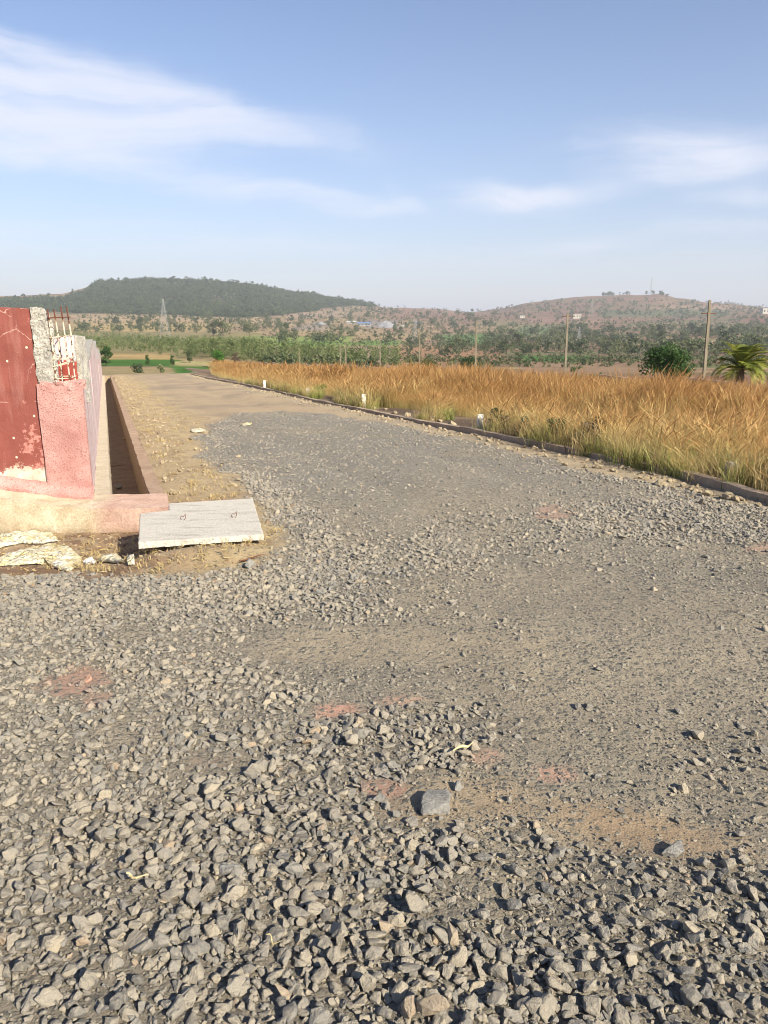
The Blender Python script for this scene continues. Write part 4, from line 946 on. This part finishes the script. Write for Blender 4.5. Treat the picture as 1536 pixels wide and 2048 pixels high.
s = 8.2+40*g.uniform(size=n)**1.7; r = .6+g.uniform(0, 1.3, n); x = RD[0]*s+RR[0]*r; y = RD[1]*s+RR[1]*r; k_ok = gravel(x, y) < .15; x, y = x[k_ok], y[k_ok]; n = len(x)
SVt = [tuft('straw_tuft', 360+k, 14, .06, M['strawgrass'], .09, False, .9, .0025) for k in range(4)]
tag(scatter('dry_weeds', np.stack([x, y, zf(x, y)], -1), np.stack([0*x, 0*x, g.uniform(0, 6.28, n)], -1), np.ones((n, 3))*g.uniform(.5, 1.2, n)[:, None], g.integers(0, 4, n), SVt), 'short dry straw tufts on the sandy verge', 'weeds', kind='stuff')
n = 420; x = g.uniform(-4.4, -.9, n); y = g.uniform(5.1, 7.5, n); k_ok = (gravel(x, y) < .1); x, y = x[k_ok], y[k_ok]; n = len(x)
tag(scatter('straw_bits', np.stack([x, y, zf(x, y)], -1), np.stack([g.normal(0, .9, n), g.normal(0, .9, n), g.uniform(0, 6.28, n)], -1), np.ones((n, 3))*g.uniform(.5, 1.1, n)[:, None], g.integers(0, 4, n), SVt), 'loose straw bits strewn on the bare soil below the foundation', 'straw', kind='stuff')
# weeds that stand out by the kerb
def weed(px, py, w, h, mat, label, seed, n=700):
    p = gp(px, py); s = p[:2]@RD; r = max(p[:2]@RR, 6.75); q = F(s, r, 0); q = (q[0], q[1], float(zf(q[0], q[1]))); D = math.hypot(q[0], q[1]); H = h/FPX*D; W = w/FPX*D
    t = thing('weed_bush', q, label, 'weed'); g = random.Random(seed); mb = MB()
    for k in range(9):
        a = g.uniform(0, 6.28); e = W*.4*g.uniform(.2, 1); mb.tube([(0, 0, -.02), (e*.5*math.cos(a), e*.5*math.sin(a), H*.5), (e*math.cos(a), e*math.sin(a), H*g.uniform(.7, 1))], [.008, .006, .003], 5)
    link(bpy.data.objects.new('stems', mb.mesh('stems', M['leaf_dry'])), t)
    link(bpy.data.objects.new('leaves', crown_mesh('leaves', seed, mat, H, W, n, .026, 16, .12, 'wispy')), t)
weed(975, 868, 34, 50, M['leaf_weed'], 'grey green weed right behind the grey white marker post', 1)
weed(1010, 870, 30, 36, M['leaf_dry'], 'low brownish weed just right of the grey white marker post', 2)
weed(1055, 878, 44, 42, M['leaf_weed'], 'pale grey green weed behind the middle of the long kerb', 3)
weed(1105, 892, 52, 56, M['leaf_weed'], 'taller yellow green weed clump left of the dark one', 4, 1000)
weed(1158, 905, 46, 64, M['leaf_dry'], 'dark dry brown weed bush hanging over the kerb', 5, 900)
weed(1195, 900, 34, 60, M['leaf_far'], 'dark olive weed just right of the dry brown bush', 6)
weed(700, 803, 60, 26, M['leaf_dark'], 'dark green low weed patch at the foot of the grass', 7, 1000)
weed(765, 810, 46, 26, M['leaf_bright'], 'bright green low weed right of the dark weed patch', 8, 800)
weed(640, 795, 40, 20, M['leaf_bright'], 'small green weed left of the dark weed patch', 9, 600)
weed(590, 783, 34, 18, M['leaf_weed'], 'small pale green weed at the far kerb', 10, 500)
weed(800, 812, 30, 40, M['leaf_dry'], 'brown dry shrub at the edge of the orange grass', 11, 600)

# ------------------------------------------------------------------ far land: plantation, forest, trees, scrub
TRV = [crown_mesh('forest_tree', 500+k, M['leaf_forest'], 6.5, 6., 60, 1.0, 7, .1) for k in range(8)]+[crown_mesh('forest_tree', 520, M['leaf_forest'], 10, 3.6, 50, .9, 6, .2, 'column')]
g = np.random.default_rng(81); N = 105000
az = g.uniform(-.62, .05, N); d = np.sqrt(g.uniform(1380**2, 2600**2, N)); x = d*np.sin(az); y = d*np.cos(az); z = zf(x, y, False); px, py = proj(np.stack([x, y, z], -1))
ft = np.interp(px, [-600, 0, 130, 165, 195, 230, 800], [604, 600, 596, 585, 566, 540, 540]); fb = np.interp(px, [-600, 0, 130, 250, 400, 480, 560, 640, 700, 750, 775], [625, 622, 626, 628, 633, 636, 631, 619, 612, 612, 600])
keep = (px < 772) & (py > ft) & (py < fb+(fbm(x/120, y/120, 83, 3)-.5)*10) & (g.uniform(size=N) < .25+.75*ss(.38, .52, fbm(x/60, y/60, 84, 3))); x, y, z = x[keep], y[keep], z[keep]; n = len(x)
tag(scatter('forest', np.stack([x, y, z], -1), np.stack([0*x, 0*x, g.uniform(0, 6.28, n)], -1), np.ones((n, 3))*(g.uniform(.5, 1.15, n)*(1+.8*(g.uniform(size=n) < .05)))[:, None], g.integers(0, 9, n), TRV), 'grey green forest covering the left hill', 'forest', kind='stuff')
PV = [crown_mesh('plantation_tree', 540+k, M['leaf_plant'], 3.4, 1.7, 110, .17, 8, .08, 'column') for k in range(7)]
N = 26000; px = g.uniform(-300, 800, N); d = np.exp(g.uniform(math.log(120), math.log(720), N)); q = ray(px, 660); q = q/np.hypot(q[:, 0], q[:, 1])[:, None]
x = q[:, 0]*d; y = q[:, 1]*d; x = np.round(x/2.6)*2.6+g.normal(0, .5, N); y = np.round(y/5.)*5+g.normal(0, .7, N); z = zf(x, y, False); px, py = proj(np.stack([x, y, z], -1))
pb_ = np.interp(px, [-300, 190, 250, 330, 400, 450, 520, 600, 700, 800], [716, 708, 709, 714, 722, 730, 738, 738, 740, 738]); pt = np.interp(px, [-300, 130, 300, 420, 500, 560, 640, 700, 800], [668, 663, 676, 684, 688, 698, 706, 716, 722])
keep = (py > pt+(fbm(x/40, y/40, 86, 3)-.5)*10) & (py < pb_) & (g.uniform(size=N) < np.where(px < 520, .34, .09)*np.clip(.12+(pb_-py)/16, .12, 1)*(.4+ss(.35, .55, fbm(x/30, y/30, 87, 3)))*np.clip((250/np.hypot(x, y))**.3, .5, 1.3)); x, y, z = x[keep], y[keep], z[keep]; n = len(x)
tag(scatter('plantation', np.stack([x, y, z], -1), np.stack([0*x, 0*x, g.uniform(0, 6.28, n)], -1), np.ones((n, 3))*g.uniform(.6, 1.25, n)[:, None], g.integers(0, 7, n), PV), 'grey green plantation of young trees below the left hill', 'plantation', kind='stuff')
BV = [crown_mesh('scrub_bush', 560+k, M['leaf_far'], 2.6, 3.6, 34, .6, 5, 0) for k in range(6)]
N = 10500; px = g.uniform(150, 1800, N); py = g.uniform(600, 735, N); keepP = []
LDg = np.exp(np.linspace(math.log(120), math.log(3000), 420))
for a, b in zip(px, py):
    q = ray(a, b); q = q/math.hypot(q[0], q[1]); gg = zf(q[0]*LDg, q[1]*LDg, False)-(EYE+q[2]*LDg); k = int(np.argmax(gg > 0))
    if gg[k] <= 0 or LDg[k] > 2900: continue
    if a < 760 and b < np.interp(a, [0, 480, 560, 640, 700, 760], [622, 638, 632, 622, 614, 612]): continue
    if a < 520 and b > 664: continue
    keepP.append((q[0]*LDg[k], q[1]*LDg[k]))
xy = np.array(keepP); kk = g.uniform(size=len(xy)) < .25+.75*ss(.42, .58, fbm(xy[:, 0]/170, xy[:, 1]/60, 88, 3)); x, y = xy[kk].T; z = zf(x, y, False); n = len(x)
sz = g.uniform(.4, 1.5, n)*np.clip(np.hypot(x, y)/900, .45, 2.3)
tag(scatter('scrub', np.stack([x, y, z], -1), np.stack([0*x, 0*x, g.uniform(0, 6.28, n)], -1), sz[:, None]*np.ones((n, 3)), g.integers(0, 6, n), BV), 'low olive scrub dotted over the far fields and slopes', 'scrub', kind='stuff')

N = 9000; px = g.uniform(150, 1900, N); py = g.uniform(636, 712, N); keepP = []
for a, b in zip(px, py):
    q = ray(a, b); q = q/math.hypot(q[0], q[1]); gg = zf(q[0]*LDg, q[1]*LDg, False)-(EYE+q[2]*LDg); k = int(np.argmax(gg > 0))
    if gg[k] > 0: keepP.append((q[0]*LDg[k], q[1]*LDg[k], a, b))
xy = np.array(keepP); x, y, a, b = xy.T
kk = (~((a < 560) & (b > 666))) & (~((a < 700) & (b < 640))) & (~((a > 560) & (a < 800) & (b > 690))) & (g.uniform(size=len(x)) < ss(880, 1130, a)*ss(654, 662, b)*(1-ss(700, 712, b))*.30*ss(.46, .56, fbm(x/130, y/45, 89, 3))+.16*ss(.47, .58, fbm(x/80, y/50, 90, 3))); x, y = x[kk], y[kk]; z = zf(x, y, False); n = len(x)
WV = [crown_mesh('woodland_tree', 580+k, M['leaf_far'], 6., 7., 150, .62, 9, .02) for k in range(6)]
tag(scatter('woodland', np.stack([x, y, z], -1), np.stack([0*x, 0*x, g.uniform(0, 6.28, n)], -1), (g.uniform(.5, 1.25, n))[:, None]*np.ones((n, 3)), g.integers(0, 6, n), WV), 'hazy grey green woodland filling the right valley', 'woodland', kind='stuff')
# individual far trees
FT = []
for k in range(8):
    shape = ['round', 'round', 'flat', 'round', 'column', 'round', 'flat', 'round'][k]
    mb = trunk_mb(1., .035, 600+k, 3); n0 = len(mb.v)
    gg = crown_mesh('tmp', 610+k, M['leaf_far'], 1., [1.15, 1.3, 1.2, .95, .6, 1.5, 1.1, 1.25][k], 330, .085, 11, .14, shape)
    co = np.empty(len(gg.vertices)*3, np.float32); gg.vertices.foreach_get('co', co); co = co.reshape(-1, 3)
    gg.name = 'crown'; FT.append((mb.mesh('tree', M['wood']), gg))
def far_tree(px, py, h, label, group, kind=None):
    r = onland(px, py)
    if r is None: return
    p, D = r; H = h/FPX*D*1.0
    fm_ = FT[random.randrange(8) if kind is None else kind]; o = bpy.data.objects.new('tree', fm_[0]); o.location = p; o.scale = (H, H, H); o.rotation_euler.z = random.uniform(0, 6.28)
    link(o); tag(o, label, 'tree', group); link(bpy.data.objects.new('crown', fm_[1]), o)
for px, py, h, l in [(283, 655, 17, 'round dark tree standing alone in the tan field under the wooded hill'), (228, 648, 12, 'small round tree at the left of the tan field'), (307, 638, 9, 'tiny dark tree at the upper edge of the tan field'), (393, 666, 15, 'broad dark tree right of the lattice pylon'), (360, 664, 14, 'broad dark tree just right of the pylon foot'),
                     (447, 672, 30, 'tallest grey tree at the upper edge of the plantation'), (427, 671, 24, 'grey tree next to the tallest one above the plantation'), (500, 672, 24, 'grey tree at the left end of the light green field'), (572, 675, 26, 'tall dark tree in the light green field'), (882, 710, 13, 'round bush-like tree alone on the brown field'),
                     (822, 703, 11, 'small tree at the left of the brown field'), (1164, 729, 15, 'round grey tree below the bright green strip'), (1082, 725, 13, 'round grey tree left of a pole below the green strip'), (1219, 733, 18, 'leafless grey tree left of the round tree'), (1037, 720, 16, 'dark tree at the left end of the bright green strip')]:
    far_tree(px, py, h, l, None)
R_ = random.Random(99)
zones = [(48, 205, 560, 634, 668, 7, 13, 'grey green tree in the loose rows at the foot of the wooded hill', 'trees at the foot of the wooded hill'),
         (62, 550, 1000, 628, 684, 7, 15, 'small dark tree scattered on the brown slope below the saddle', 'trees on the slope below the saddle'),
         (80, 960, 1560, 660, 708, 10, 20, 'grey green tree in the wooded belt across the right valley', 'trees of the right valley belt'),
         (48, 1000, 1540, 606, 655, 4, 8, 'tiny dark tree dotted over the red hill', 'trees on the red hill'),
         (22, 1190, 1340, 588, 592, 4, 8, 'tiny tree on the crest of the red hill', 'trees on the crest of the red hill')]
for n, x0, x1, y0, y1, h0, h1, l, gname in zones:
    for _ in range(n):
        px = R_.uniform(x0, x1); py = R_.uniform(y0, y1)
        if px < 700 and py < 636: py = R_.uniform(637, y1)
        if 'crest' in l: py = float(np.interp(px, COLS, SKYL))+1.5+R_.uniform(0, 1)
        far_tree(px, py, R_.uniform(h0, h1)*(1+.5*(py > 690)), l, gname)

# pylons, mast, houses
def pylon(px, ytop, ybot, label, arms=3, wide=.22):
    p, D = onland(px, ybot); H = (ybot-ytop)/FPX*D; t = thing('lattice_tower', p, label, 'pylon'); mb = MB(); r = max(.07, H*.0028)
    lv = [0, .18, .34, .48, .6, .7, .8, .9, 1.]; wd = [H*wide*.5*(1-f)**1.15+H*.012 for f in lv]
    cn = lambda i: [(sx*wd[i], sy*wd[i], lv[i]*H) for sx, sy in ((-1, -1), (1, -1), (1, 1), (-1, 1))]
    for i in range(len(lv)-1):
        a, b = cn(i), cn(i+1)
        for k in range(4):
            mb.tube([a[k], b[k]], r, 4, False); mb.tube([a[k], b[(k+1) % 4]], r*.7, 4, False); mb.tube([a[(k+1) % 4], b[k]], r*.7, 4, False); mb.tube([b[k], b[(k+1) % 4]], r*.6, 4, False)
    link(bpy.data.objects.new('lattice', mb.mesh('lattice', M['steel'])), t)
    for k in range(arms):
        z = H*(.68+.11*k); L = H*(.13-.015*k); mb = MB()
        for sx in (-1, 1): mb.tube([(0, 0, z), (sx*L, 0, z)], r*.8, 4, False); mb.tube([(0, 0, z+H*.03), (sx*L, 0, z)], r*.6, 4, False)
        link(bpy.data.objects.new('crossarm', mb.mesh('crossarm', M['steel'])), t)
pylon(331, 605, 676, 'lattice power pylon standing above the plantation on the left')
pylon(830, 640, 690, 'lattice power pylon at the edge of the brown field, dead centre')
pylon(1156, 657, 700, 'faint lattice pylon just right of a pole in the valley belt')
pylon(1182, 602, 634, 'faint lattice pylon on the slope of the red hill', 3)
pylon(1301, 560, 589, 'thin lattice mast on top of the red hill', 0, .07)
def house(name, px, py, wpx, hpx, wall, roof, label, pitched=False, dep=.7, nwin=3):
    p, D = onland(px, py); w = wpx/FPX*D; h = hpx/FPX*D; t = thing(name, p, label, 'building')
    mb = MB(); mb.box(-w/2, w/2, -w*dep/2, w*dep/2, -4, h); link(bpy.data.objects.new('wall', mb.mesh('wall', wall)), t)
    mb = MB(); e = w*.03
    if pitched:
        V = [(-w/2-e, -w*dep/2-e, h+.02), (w/2+e, -w*dep/2-e, h+.02), (w/2+e, w*dep/2+e, h+.02), (-w/2-e, w*dep/2+e, h+.02), (-w/2-e, 0, h*1.45), (w/2+e, 0, h*1.45)]
        mb.add(V, [(0, 1, 5, 4), (2, 3, 4, 5), (0, 4, 3), (1, 2, 5), (0, 3, 2, 1)])
    else: mb.box(-w/2-e, w/2+e, -w*dep/2-e, w*dep/2+e, h+.01, h*1.12)
    link(bpy.data.objects.new('roof', mb.mesh('roof', roof)), t)
    for k in range(nwin):
        x = -w/2+w*(k+.5)/nwin; mb = MB(); mb.box(x-w*.06, x+w*.06, -w*dep/2-.06, -w*dep/2+.02, h*.35, h*.75); link(bpy.data.objects.new('window', mb.mesh('window', M['dark'])), t)
house('house', 1153, 637, 15, 7, M['housewall'], M['housewall'], 'cream flat roofed house on the red slope behind a thin pole')
house('house', 1044, 636, 9, 4, M['housewall'], M['roofwhite'], 'small white house at the left foot of the red hill', nwin=2)
house('house', 1532, 628, 18, 9, M['housewall'], M['roofwhite'], 'white house at the right edge under the ridge')
house('shed', 704, 648, 20, 4, M['housewall'], M['roofwhite'], 'long low shed with a pale roof at the quarry', True, .4, 4)
house('shed', 728, 652, 26, 5, M['steel'], M['roofblue'], 'low blue shed beside the pale roofed shed', True, .4, 4)
house('shed', 836, 648, 14, 3, M['housewall'], M['roofblue'], 'small blue roofed shed behind the central pylon', True, .5, 2)
house('house', 806, 655, 7, 4, M['housewall'], M['roofwhite'], 'tiny white hut right of the stone heap', nwin=1)
def heap(px, py, w, h, label, seed):
    p, D = onland(px, py); W = w/FPX*D*.5; H = h/FPX*D; V = []; N = 40; Rn = 14
    for L in range(Rn):
        f = 1-L/Rn
        for k in range(N):
            a = 2*PI*k/N; e = 1+.25*(vn(np.array(math.cos(a)*2+3), np.array(math.sin(a)*2+3), seed)-.5); V.append((W*f*e*math.cos(a), W*.6*f*e*math.sin(a), H*(1-f**1.3)*(.85+.3*float(vn(np.array(a*2), np.array(f*4), seed+1)))-1*(L == 0)))
    V.append((0, 0, H)); Fs = [(L*N+k, L*N+(k+1) % N, (L+1)*N+(k+1) % N, (L+1)*N+k) for L in range(Rn-1) for k in range(N)]+[((Rn-1)*N+k, (Rn-1)*N+(k+1) % N, Rn*N) for k in range(N)]
    mb = MB(); mb.add(V, Fs); o = link(bpy.data.objects.new('stone_heap', mb.mesh('stone_heap', M['heap'], smooth=True))); o.location = p; tag(o, label, 'stone heap')
heap(772, 655, 44, 13, 'wide grey heap of crushed stone at the quarry', 3)
heap(640, 650, 30, 6, 'low grey stone heap left of the quarry sheds', 7)

# ------------------------------------------------------------------ air
mb = MB(); mb.box(-3600, 3600, -60, 3600, -140, 190)
hz = mb.build('haze', bpy.data.materials.new('air')); m = hz.data.materials[0]; m.use_nodes = True; nt = m.node_tree; nt.nodes.remove(nt.nodes['Principled BSDF'])
pvn = nt.nodes.new('ShaderNodeVolumePrincipled'); pvn.inputs['Density'].default_value = .00016; pvn.inputs['Color'].default_value = (.90, .93, 1., 1); pvn.inputs['Anisotropy'].default_value = .1
nt.links.new(pvn.outputs[0], nt.nodes['Material Output'].inputs['Volume']); hz['kind'] = 'stuff'; hz['label'] = 'pale dusty haze in the air over the valley'; hz['category'] = 'haze'

# ------------------------------------------------------------------ sky and sun
SUN_EL = math.radians(33); sx, sy = .68, -.73; SUN_ROT = math.atan2(sx, sy)
w = bpy.data.worlds.new('World'); SC.world = w; w.use_nodes = True; nt = w.node_tree; bg = nt.nodes['Background']
sky = nt.nodes.new('ShaderNodeTexSky'); sky.sky_type = 'NISHITA'; sky.sun_disc = False; sky.sun_elevation = SUN_EL; sky.sun_rotation = SUN_ROT
sky.air_density = 1.0; sky.dust_density = .6; sky.ozone_density = 2.2; sky.altitude = 600
gen = nt.nodes.new('ShaderNodeTexCoord').outputs['Generated']; sep = nt.nodes.new('ShaderNodeSeparateXYZ'); nt.links.new(gen, sep.inputs[0])
azn = math_(nt, 'ARCTAN2', sep.outputs[0], sep.outputs[1]); eln = math_(nt, 'ARCSINE', sep.outputs[2])
def azel(px, py): q = ray(px, py); return math.atan2(q[0], q[1]), math.atan2(q[2], math.hypot(q[0], q[1]))
cmb = nt.nodes.new('ShaderNodeCombineXYZ'); nt.links.new(azn, cmb.inputs[0]); nt.links.new(eln, cmb.inputs[1])
warp = nt.nodes.new('ShaderNodeTexNoise'); warp.inputs['Scale'].default_value = 5; warp.inputs['Detail'].default_value = 4; nt.links.new(cmb.outputs[0], warp.inputs['Vector'])
wv = nt.nodes.new('ShaderNodeVectorMath'); wv.operation = 'SUBTRACT'; nt.links.new(warp.outputs['Color'], wv.inputs[0]); wv.inputs[1].default_value = (.5, .5, .5)
ws = nt.nodes.new('ShaderNodeVectorMath'); ws.operation = 'MULTIPLY_ADD'; nt.links.new(wv.outputs[0], ws.inputs[0]); ws.inputs[1].default_value = (.14, .055, 0); nt.links.new(cmb.outputs[0], ws.inputs[2])
mp = nt.nodes.new('ShaderNodeMapping'); mp.inputs['Rotation'].default_value = (0, 0, .22); mp.inputs['Scale'].default_value = (4.5, 34, 1); nt.links.new(ws.outputs[0], mp.inputs[0])
cn = nt.nodes.new('ShaderNodeTexNoise'); cn.inputs['Scale'].default_value = 1.; cn.inputs['Detail'].default_value = 9; cn.inputs['Roughness'].default_value = .62; cn.inputs['Distortion'].default_value = .5; nt.links.new(mp.outputs[0], cn.inputs['Vector'])
tot = None
CL = [((-60, 190), 520, 115, .10, 1.0), ((350, 228), 420, 50, .13, .85), ((120, 150), 260, 42, .20, .7), ((600, 392), 300, 30, .10, .8), ((60, 295), 400, 45, .02, .6), ((1370, 318), 250, 66, .03, .95), ((1050, 392), 190, 30, .06, .95), ((1300, 470), 420, 26, -.10, .45), ((250, 470), 520, 40, .02, .4), ((1480, 395), 160, 22, .0, .5), ((800, 385), 60, 22, .5, .4), ((700, 520), 1000, 45, 0, .25)]
for (cx, cy), rx, ry, rot, amp in CL:
    a0, e0 = azel(cx, cy); m2 = nt.nodes.new('ShaderNodeMapping'); m2.vector_type = 'TEXTURE'; m2.inputs['Location'].default_value = (a0, e0, 0); m2.inputs['Rotation'].default_value = (0, 0, -rot); m2.inputs['Scale'].default_value = (rx/FPX, ry/FPX, 1)
    nt.links.new(ws.outputs[0], m2.inputs[0]); ln = nt.nodes.new('ShaderNodeVectorMath'); ln.operation = 'LENGTH'; nt.links.new(m2.outputs[0], ln.inputs[0])
    f = math_(nt, 'MULTIPLY', sstep(nt, ln.outputs['Value'], 1.25, .2), amp)
    tot = f if tot is None else math_(nt, 'ADD', tot, math_(nt, 'MULTIPLY', f, math_(nt, 'SUBTRACT', 1., tot)))
cm = math_(nt, 'MULTIPLY', tot, sstep(nt, math_(nt, 'ADD', cn.outputs['Fac'], math_(nt, 'MULTIPLY', tot, .30)), .42, .88), True)
hzm = math_(nt, 'MULTIPLY', math_(nt, 'POWER', 2.718, math_(nt, 'MULTIPLY', math_(nt, 'MAXIMUM', eln, 0.), -6.)), .66)
hsk = nt.nodes.new('ShaderNodeMix'); hsk.data_type = 'RGBA'; nt.links.new(hzm, hsk.inputs[0]); stn = nt.nodes.new('ShaderNodeMix'); stn.data_type = 'RGBA'; stn.blend_type = 'MULTIPLY'; stn.inputs[0].default_value = 1; nt.links.new(sky.outputs[0], stn.inputs[6]); stn.inputs[7].default_value = (.97, .99, 1.08, 1); nt.links.new(stn.outputs[2], hsk.inputs[6]); hsk.inputs[7].default_value = (4.75, 4.85, 6.1, 1)
skm = nt.nodes.new('ShaderNodeMix'); skm.data_type = 'RGBA'; nt.links.new(math_(nt, 'MULTIPLY', cm, .74), skm.inputs[0]); nt.links.new(hsk.outputs[2], skm.inputs[6]); skm.inputs[7].default_value = (6.9, 7.0, 7.7, 1)
nt.links.new(skm.outputs[2], bg.inputs[0]); bg.inputs[1].default_value = .076
sl = bpy.data.lights.new('sun', 'SUN'); sl.energy = 5.0; sl.angle = math.radians(.5); sl.color = (1., .91, .75)
so = link(bpy.data.objects.new('sun', sl)); dv = Vector((sx*math.cos(SUN_EL), sy*math.cos(SUN_EL), math.sin(SUN_EL))); so.rotation_euler = dv.to_track_quat('Z', 'Y').to_euler(); so.location = (20, -30, 40)
# ------------------------------------------------------------------ camera
cam = bpy.data.cameras.new('camera'); cam.sensor_fit = 'VERTICAL'; cam.sensor_height = 36; cam.lens = FPX/2048*36; cam.clip_end = 12000; cam.clip_start = .05
co = link(bpy.data.objects.new('camera', cam)); co.location = (0, 0, EYE); co.rotation_euler = (PI/2-TH, 0, 0); SC.camera = co
SC.view_settings.view_transform = 'Standard'; SC.view_settings.look = 'None'; SC.view_settings.exposure = .9; SC.view_settings.gamma = 1
for o in list(bpy.data.objects):
    if '_b' in o: del o['_b']
try: SC.cycles.volume_step_rate = 4; SC.cycles.volume_bounces = 0; SC.cycles.filter_width = 1.0
except Exception: pass
